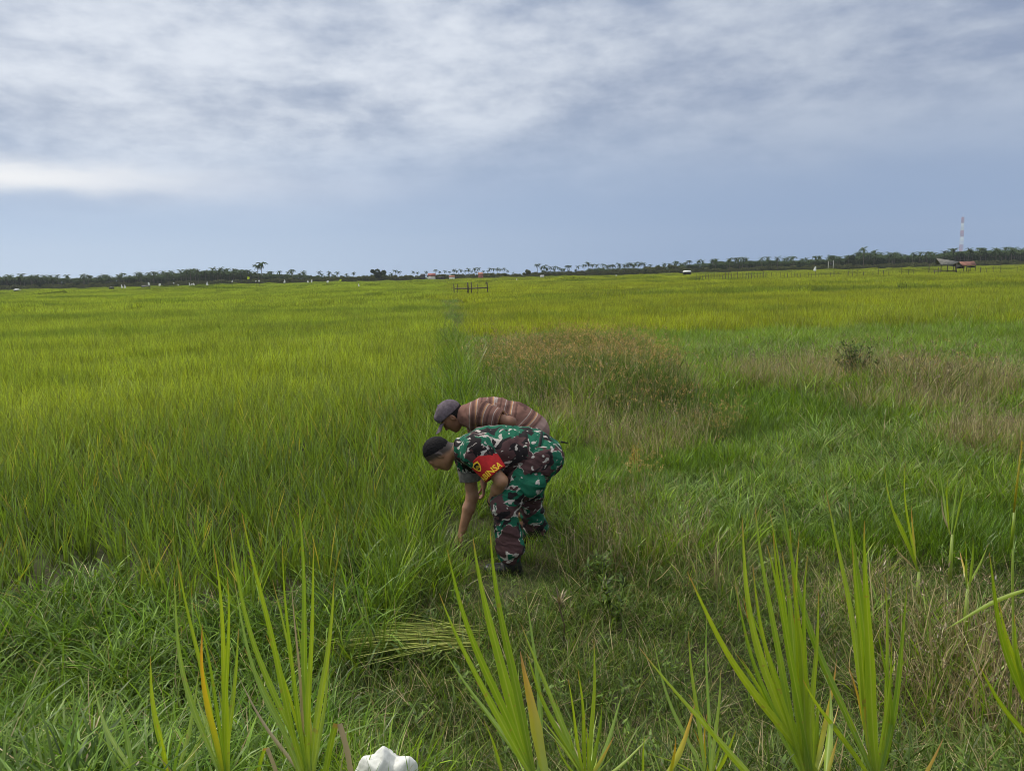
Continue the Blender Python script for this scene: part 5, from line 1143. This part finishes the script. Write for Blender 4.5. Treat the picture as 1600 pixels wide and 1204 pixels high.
clump('tall_grass_clump', 1266, BY, 2.0, 'densest tall clump of broad blades at the lower right', [(1157, 805, 20, 0.03), (1182, 790, 16, 0.02), (1209, 821, 15), (1237, 821, 16), (1251, 830, 13), (1264, 867, 14), (1280, 922, 14, -0.01), (1071, 893, 20, 0.03, None, (1290, BY)), (1146, 913, 12, 0.03), (1195, 850, 18), (1222, 860, 22), (1240, 900, 20), (1175, 880, 13, 0.02), (1306, 1030, 11, -0.04, 'y'), (1200, 800, 10)])
clump('tall_grass_clump', 1372, BY, 1.95, 'tall clump with a wide leaning blade right of the densest clump', [(1220, 780, 16, 0.04), (1293, 763, 16, 0.03), (1329, 784, 24, 0.01), (1354, 813, 23, -0.01), (1417, 913, 14, -0.02), (1343, 1014, 17, 0.0, 'y'), (1325, 1040, 10, 0.0, 'y'), (1380, 900, 9), (1255, 1060, 12, 0.02), (1395, 1000, 9)])
clump('tall_grass_clump', 1262, 1300, 1.7, 'pair of long low blades slanting up to the left at the lower right', [(1000, 1008, 16, 0.02, None, (1290, 1330)), (1075, 1085, 8, 0.02)])
clump('tall_grass_clump', 1290, BY, 1.8, 'single upright yellow green blade low in front of the densest clump', [(1297, 1073, 18, 0.0), (1310, 1150, 9, 0, 'y')])
clump('tall_grass_clump', 1395, 1320, 1.75, 'orange tipped blade leaning right at the bottom edge', [(1474, 1152, 15, -0.02, 'y')])
clump('tall_grass_clump', 1108, BY, 2.05, 'thin green clump left of the densest clump with a yellow leaf', [(1077, 985, 10, 0.02), (1105, 960, 8), (1127, 1045, 9), (1020, 1000, 9, 0.03), (1086, 1098, 14, -0.03, 'y', (1030, BY)), (1150, 1140, 9, -0.03), (1055, 1150, 8, 0.0, 'y', (1040, BY)), (1008, 1150, 6, 0, None, (1006, BY))])
clump('tall_grass_clump', 1436, 893, 4.3, 'slim upright tuft growing in the short green grass at the right', [(1381, 729, 6, 0.03), (1415, 721, 5), (1425, 790, 5, 0, 'y'), (1385, 760, 5, 0.03), (1400, 800, 5), (1395, 850, 4, 0.05, 'd')])
clump('tall_grass_clump', 1488, 835, 4.7, 'smallest slim tuft further right with reddish lower leaves', [(1469, 733, 4), (1498, 721, 4), (1507, 738, 4, -0.03), (1471, 775, 4, 0.03, 'd'), (1482, 745, 4)])
clump('tall_grass_clump', 1512, 920, 3.9, 'short mixed green and yellow tuft at the right near the tall stalk', [(1500, 860, 6, 0, 'y'), (1520, 838, 6), (1508, 845, 5), (1545, 850, 5)])
clump('tall_grass_clump', 1640, 1180, 2.2, 'blue green broad blades entering from the right edge', [(1544, 862, 16, 0.05), (1475, 985, 9, -0.02, None, (1620, 915)), (1560, 935, 14, 0.05), (1585, 960, 18, 0.03), (1530, 1040, 12, 0.04)])
# tall flowering stalk at the right edge
Y_ = 2.6; q = [P(1584, 1010, Y_), P(1582, 900, Y_), P(1584, 800, Y_), P(1591, 745, Y_), P(1597, 690, Y_)]; g_ = q[0].copy(); g_[2] = float(hground(g_[0], Y_)); o = thing('grass_stalk', tuple(g_), 'tall single stalk with a fuzzy seed spike at the right edge', 'plant')
mb = MB(); mb.tube([g_] + q[:3], [0.005, 0.004, 0.004, 0.003], 6, t=0.4, r=0.4, e=0.0); mb.build('stem', m_tall, o)
mb = MB(); mb.tube([P(1580, 856, Y_), P(1583, 825, Y_), P(1586, 797, Y_)], [0.0045, 0.0055, 0.003], 6, t=0.2, r=0.9, e=0.8); mb.build('sheath', m_tall, o)
rng = np.random.default_rng(9); mb = MB(); n = 260; sp_ = np.array([q[2] + (q[4] - q[2]) * t for t in rng.uniform(0.02, 1, n)])
for p_ in sp_:
    d = unit(rng.normal(0, 1, 3)) * 0.006 + AX([0, 0, 0.006]); s_ = unit(np.cross(d, rng.normal(0, 1, 3))) * 0.0016; mb.add([p_ - s_, p_ + s_, p_ + d], (), [(0, 1, 2)], t=0.6, r=0.7, e=0.5)
mb.tube([q[2], (q[2]+q[4])/2, q[4]], [0.003, 0.003, 0.001], 5, t=0.5, r=0.7, e=0.3); mb.build('seed_spike', m_tally, o)

# white sack
m_sack = simple('white_sack_cloth', (0.66, 0.66, 0.635), 0.85, 0.12, 0.10, 60.0, 0.002)
Ys = 2.15; o2 = [(540, 1240), (556, 1192), (565, 1178), (583, 1176), (597, 1162), (610, 1172), (622, 1180), (642, 1180), (653, 1190), (658, 1240)]
Fv = [P(x, y, Ys) for x, y in o2]; n_ = len(o2); Bv = [v_ + AX([0.25 * (P(600, 1200, Ys)[0] - v_[0]), 0.13, -0.10]) for v_ in Fv]
inner = [P(x, y, Ys - d_) for x, y, d_ in ((575, 1232, 0.05), (588, 1205, 0.055), (600, 1186, 0.03), (612, 1196, 0.02), (628, 1192, 0.04), (604, 1212, 0.03), (626, 1232, 0.06), (600, 1232, 0.035))]
V = Fv + Bv + inner; I0 = 2 * n_; T = [(0, I0, 1), (1, I0, I0+1), (1, I0+1, 2), (2, I0+1, 3), (3, I0+1, I0+2), (3, I0+2, 4), (4, I0+2, 5), (5, I0+2, I0+3), (5, I0+3, 6), (6, I0+3, I0+4), (6, I0+4, 7), (7, I0+4, 8), (8, I0+4, I0+6), (8, I0+6, 9),
    (I0+1, I0+5, I0+2), (I0+2, I0+5, I0+3), (I0+3, I0+5, I0+4), (I0+4, I0+5, I0+6), (I0+5, I0+7, I0+6), (I0+1, I0+7, I0+5), (I0, I0+7, I0+1)]
Q = [(i, i+1, n_+i+1, n_+i) for i in range(n_-1)]; T += [(n_, n_+i, n_+i+1) for i in range(1, n_-1)]
# body of the sack down to the ground
gz0 = float(hground(Fv[0][0], Ys)); front = [0, I0, I0+7, I0+6, 9]; lowf = []
for k in front: p_ = np.array(V[k]); V.append(AX([p_[0] * 1.0, p_[1] - 0.02, gz0 + 0.0])); lowf.append(len(V) - 1)
V.append(AX([Bv[0][0], Ys + 0.16, gz0])); V.append(AX([Bv[-1][0], Ys + 0.16, gz0])); lb, rb = len(V) - 2, len(V) - 1
for a in range(4): Q.append((front[a], lowf[a], lowf[a+1], front[a+1]))
Q += [(n_, lb, lowf[0], 0), (9, lowf[4], rb, 2*n_-1), (2*n_-1, rb, lb, n_)]
o = link('sack', np_mesh('sack', np.array(V), Q, [m_sack], None, True, T)); md = o.modifiers.new('round', 'SUBSURF'); md.subdivision_type = 'SIMPLE'; md.levels = md.render_levels = 4; sm = o.modifiers.new('soften', 'SMOOTH'); sm.iterations = 36; sm.factor = 0.6
tx = bpy.data.textures.new('creases', 'CLOUDS'); tx.noise_scale = 0.035; dm = o.modifiers.new('creases', 'DISPLACE'); dm.texture = tx; dm.strength = 0.007; dm.mid_level = 0.5
tag(o, 'crumpled white sack standing at the bottom edge of the picture', 'sack')
# cut rice bundle lying on the grass
m_straw = leafmat('cut_rice_stalk', lambda: MIX(ATTR('t'), (0.24, 0.32, 0.04), (0.42, 0.42, 0.10)), 0.2)
rng = np.random.default_rng(12); mb = MB(); A = G(748, 1026); B_ = G(590, 1026)
for i in range(75):
    s0 = rng.uniform(-0.09, 0.09); a = A + AX([rng.uniform(-0.20, 0.03), s0 + rng.normal(0, 0.03), 0.09 + rng.uniform(0, 0.04)]); L = rng.uniform(0.30, 0.70); ang = rng.normal(0, 0.17); d = AX([-math.cos(ang), math.sin(ang) * 1.0 + s0 * 0.5, rng.normal(0, 0.03)])
    pts = [a + d * L * t + AX([0, 0, 0.02 * math.sin(t * 3)]) for t in (0, 0.33, 0.66, 1)]; mb.tube(pts, [0.0028, 0.0026, 0.0022, 0.001], 4, t=rng.uniform(0.1, 0.9), r=rng.random(), e=0.2)
o = thing('rice_bundle', (float(A[0]) - 0.3, float(A[1]), 0.1), 'cut bundle of yellow green rice stalks lying on the grass below the soldier', 'rice bundle'); mb.build('stalk_bundle', m_straw, o)
p = Patch(); n = 190; xx = U(rng, B_[0] - 0.02, B_[0] + 0.42, n); yy = A[1] + rng.normal(0, 0.06, n)
V, Q, T, t_, r_ = blades(rng, np.column_stack([xx, yy]), U(rng, 0.08, 0.25, n), U(rng, 0.003, 0.006, n), U(rng, 0.9, 1.6, n), U(rng, 0.1, 0.8, n), math.pi + rng.normal(0, 0.5, n), 4, 1.0, U(rng, 0.06, 0.12, n)); p.add((V, Q, T, t_, r_))
link('leaf_tips', p.mesh('leaf_tips', [m_bund]), o)
# small separate weeds
def weed(name, px, py, label, cat, f, h=0.5):
    g_ = G(px, py); g_[2] = float(hground(g_[0], g_[1])); o = thing(name, tuple(g_), label, cat); f(o, g_, np.random.default_rng(int(px))); return o
def w_orange(o, g_, rng):
    mb = MB(); tops = []
    for i in range(6): q = g_ + AX([rng.normal(0, 0.03), rng.normal(0, 0.03), rng.uniform(0.36, 0.5)]); mb.tube([g_, (g_+q)/2 + AX([0.01, 0, 0]), q], [0.004, 0.003, 0.002], 5, t=0.5, r=0.4, e=0.2); tops.append(q)
    mb.build('stem', m_tall, o); p = Patch(); n = 420; k = rng.integers(0, 6, n); c_ = np.array(tops)[k] + rng.normal(0, 0.02, (n, 3)) * AX([1, 1, 1.8]) - AX([0, 0, 0.02])
    p.add(blades(rng, c_[:, :2], U(rng, 0.008, 0.02, n), U(rng, 0.005, 0.009, n), U(rng, 0, 1.5, n), U(rng, 0, 1, n), U(rng, 0, 6.28, n), 2, 1.5, c_[:, 2])); link('flower_head', p.mesh('flower_head', [m_flower]), o)
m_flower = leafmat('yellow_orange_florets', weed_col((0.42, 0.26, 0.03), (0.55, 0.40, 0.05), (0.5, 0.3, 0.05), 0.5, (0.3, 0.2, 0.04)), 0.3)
weed('flowering_weed', 992, 790, 'single weed with a fluffy yellow orange head right of the soldier', 'plant', w_orange)
def w_broad(o, g_, rng):
    for i in range(5):
        a = rng.uniform(0, 6.28); top = g_ + AX([math.cos(a) * 0.07, math.sin(a) * 0.07, rng.uniform(0.16, 0.30)]); mb = MB(); mb.tube([g_, (g_+top)/2, top], [0.004, 0.003, 0.002], 5, t=0.4, r=0.4, e=0.2); st_ = mb.build('stem', m_tall, o)
        p = Patch(); n = 16; tt = rng.uniform(0.3, 1, n); c_ = g_ + (top - g_) * tt[:, None]; p.add(blades(rng, c_[:, :2], U(rng, 0.05, 0.09, n), U(rng, 0.016, 0.026, n), U(rng, 0.6, 1.3, n), U(rng, 0.2, 0.9, n), U(rng, 0, 6.28, n), 4, 0.3, c_[:, 2])); link('leaf', p.mesh('leaf', [m_broad]), o)
weed('broad_leaved_weed', 935, 925, 'light green broad leaved weed right of the soldier\'s front boot', 'plant', w_broad)
weed('broad_leaved_weed', 960, 985, 'lower broad leaved weed nearer the camera right of the dead twig', 'plant', w_broad)
def w_twig(o, g_, rng):
    mb = MB(); top = g_ + AX([-0.03, 0, 0.34]); mb.tube([g_, g_ + AX([0.01, 0, 0.12]), g_ + AX([-0.015, 0, 0.22]), top], [0.006, 0.005, 0.005, 0.003], 5, t=0.5, r=0.3); mb.tube([g_ + AX([0, 0, 0.05]), g_ + AX([0.08, 0, 0.0])], 0.004, 5, t=0.5, r=0.2); mb.build('twig', m_drydark, o)
    p = Patch(); n = 9; c_ = np.tile(g_ + AX([-0.015, 0, 0.24]), (n, 1)); p.add(blades(rng, c_[:, :2], U(rng, 0.05, 0.12, n), U(rng, 0.010, 0.018, n), U(rng, 0.1, 1.2, n), U(rng, 0.2, 1.2, n), U(rng, 0, 6.28, n), 4, 0.5, c_[:, 2])); link('dead_leaf', p.mesh('dead_leaf', [m_dry]), o)
weed('dead_plant', 880, 1012, 'dead reddish brown twig with curled leaves below and right of the soldier', 'plant', w_twig)
def w_bush(o, g_, rng):
    V = []; mb = MB(); p = Patch()
    for i in range(14):
        a = rng.uniform(0, 6.28); l = rng.uniform(0.4, 0.75); q = g_ + AX([math.cos(a)*0.45*rng.uniform(.3, 1), math.sin(a)*0.3, l]); mb.tube([g_, (g_+q)/2 + AX([0, 0, 0.06]), q], [0.010, 0.007, 0.004], 5, t=0.5, r=0.3)
        n = 60; tt = rng.uniform(0.35, 1, n); c_ = g_ + (q - g_) * tt[:, None] + rng.normal(0, 0.02, (n, 3)); p.add(blades(rng, c_[:, :2], U(rng, 0.05, 0.10, n), U(rng, 0.02, 0.032, n), U(rng, 0.8, 1.5, n), U(rng, 0, 0.6, n), U(rng, 0, 6.28, n), 3, 0.4, c_[:, 2]))
    mb.build('stem', m_drydark, o); link('foliage', p.mesh('foliage', [m_shrub]), o)
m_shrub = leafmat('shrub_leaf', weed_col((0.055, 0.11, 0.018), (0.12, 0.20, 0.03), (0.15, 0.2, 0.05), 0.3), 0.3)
weed('shrub', 1337, 600, 'small dark leafy shrub standing among the brown sedge on the right', 'shrub', w_bush)

# ---------------------------------------------------------------- air
m = mat('air'); vp = N('ShaderNodeVolumePrincipled'); vp.inputs['Color'].default_value = (0.86, 0.92, 1.0, 1); vp.inputs['Density'].default_value = 0.00013; vp.inputs['Anisotropy'].default_value = 0.2
o_ = N('ShaderNodeOutputMaterial'); nt.links.new(vp.outputs[0], o_.inputs['Volume'])
mb = MB(); mb.box((0, 600, 33), (2600, 1500, 68.0)); hz_ = mb.build('haze', m, None, False); tag(hz_, kind='stuff')
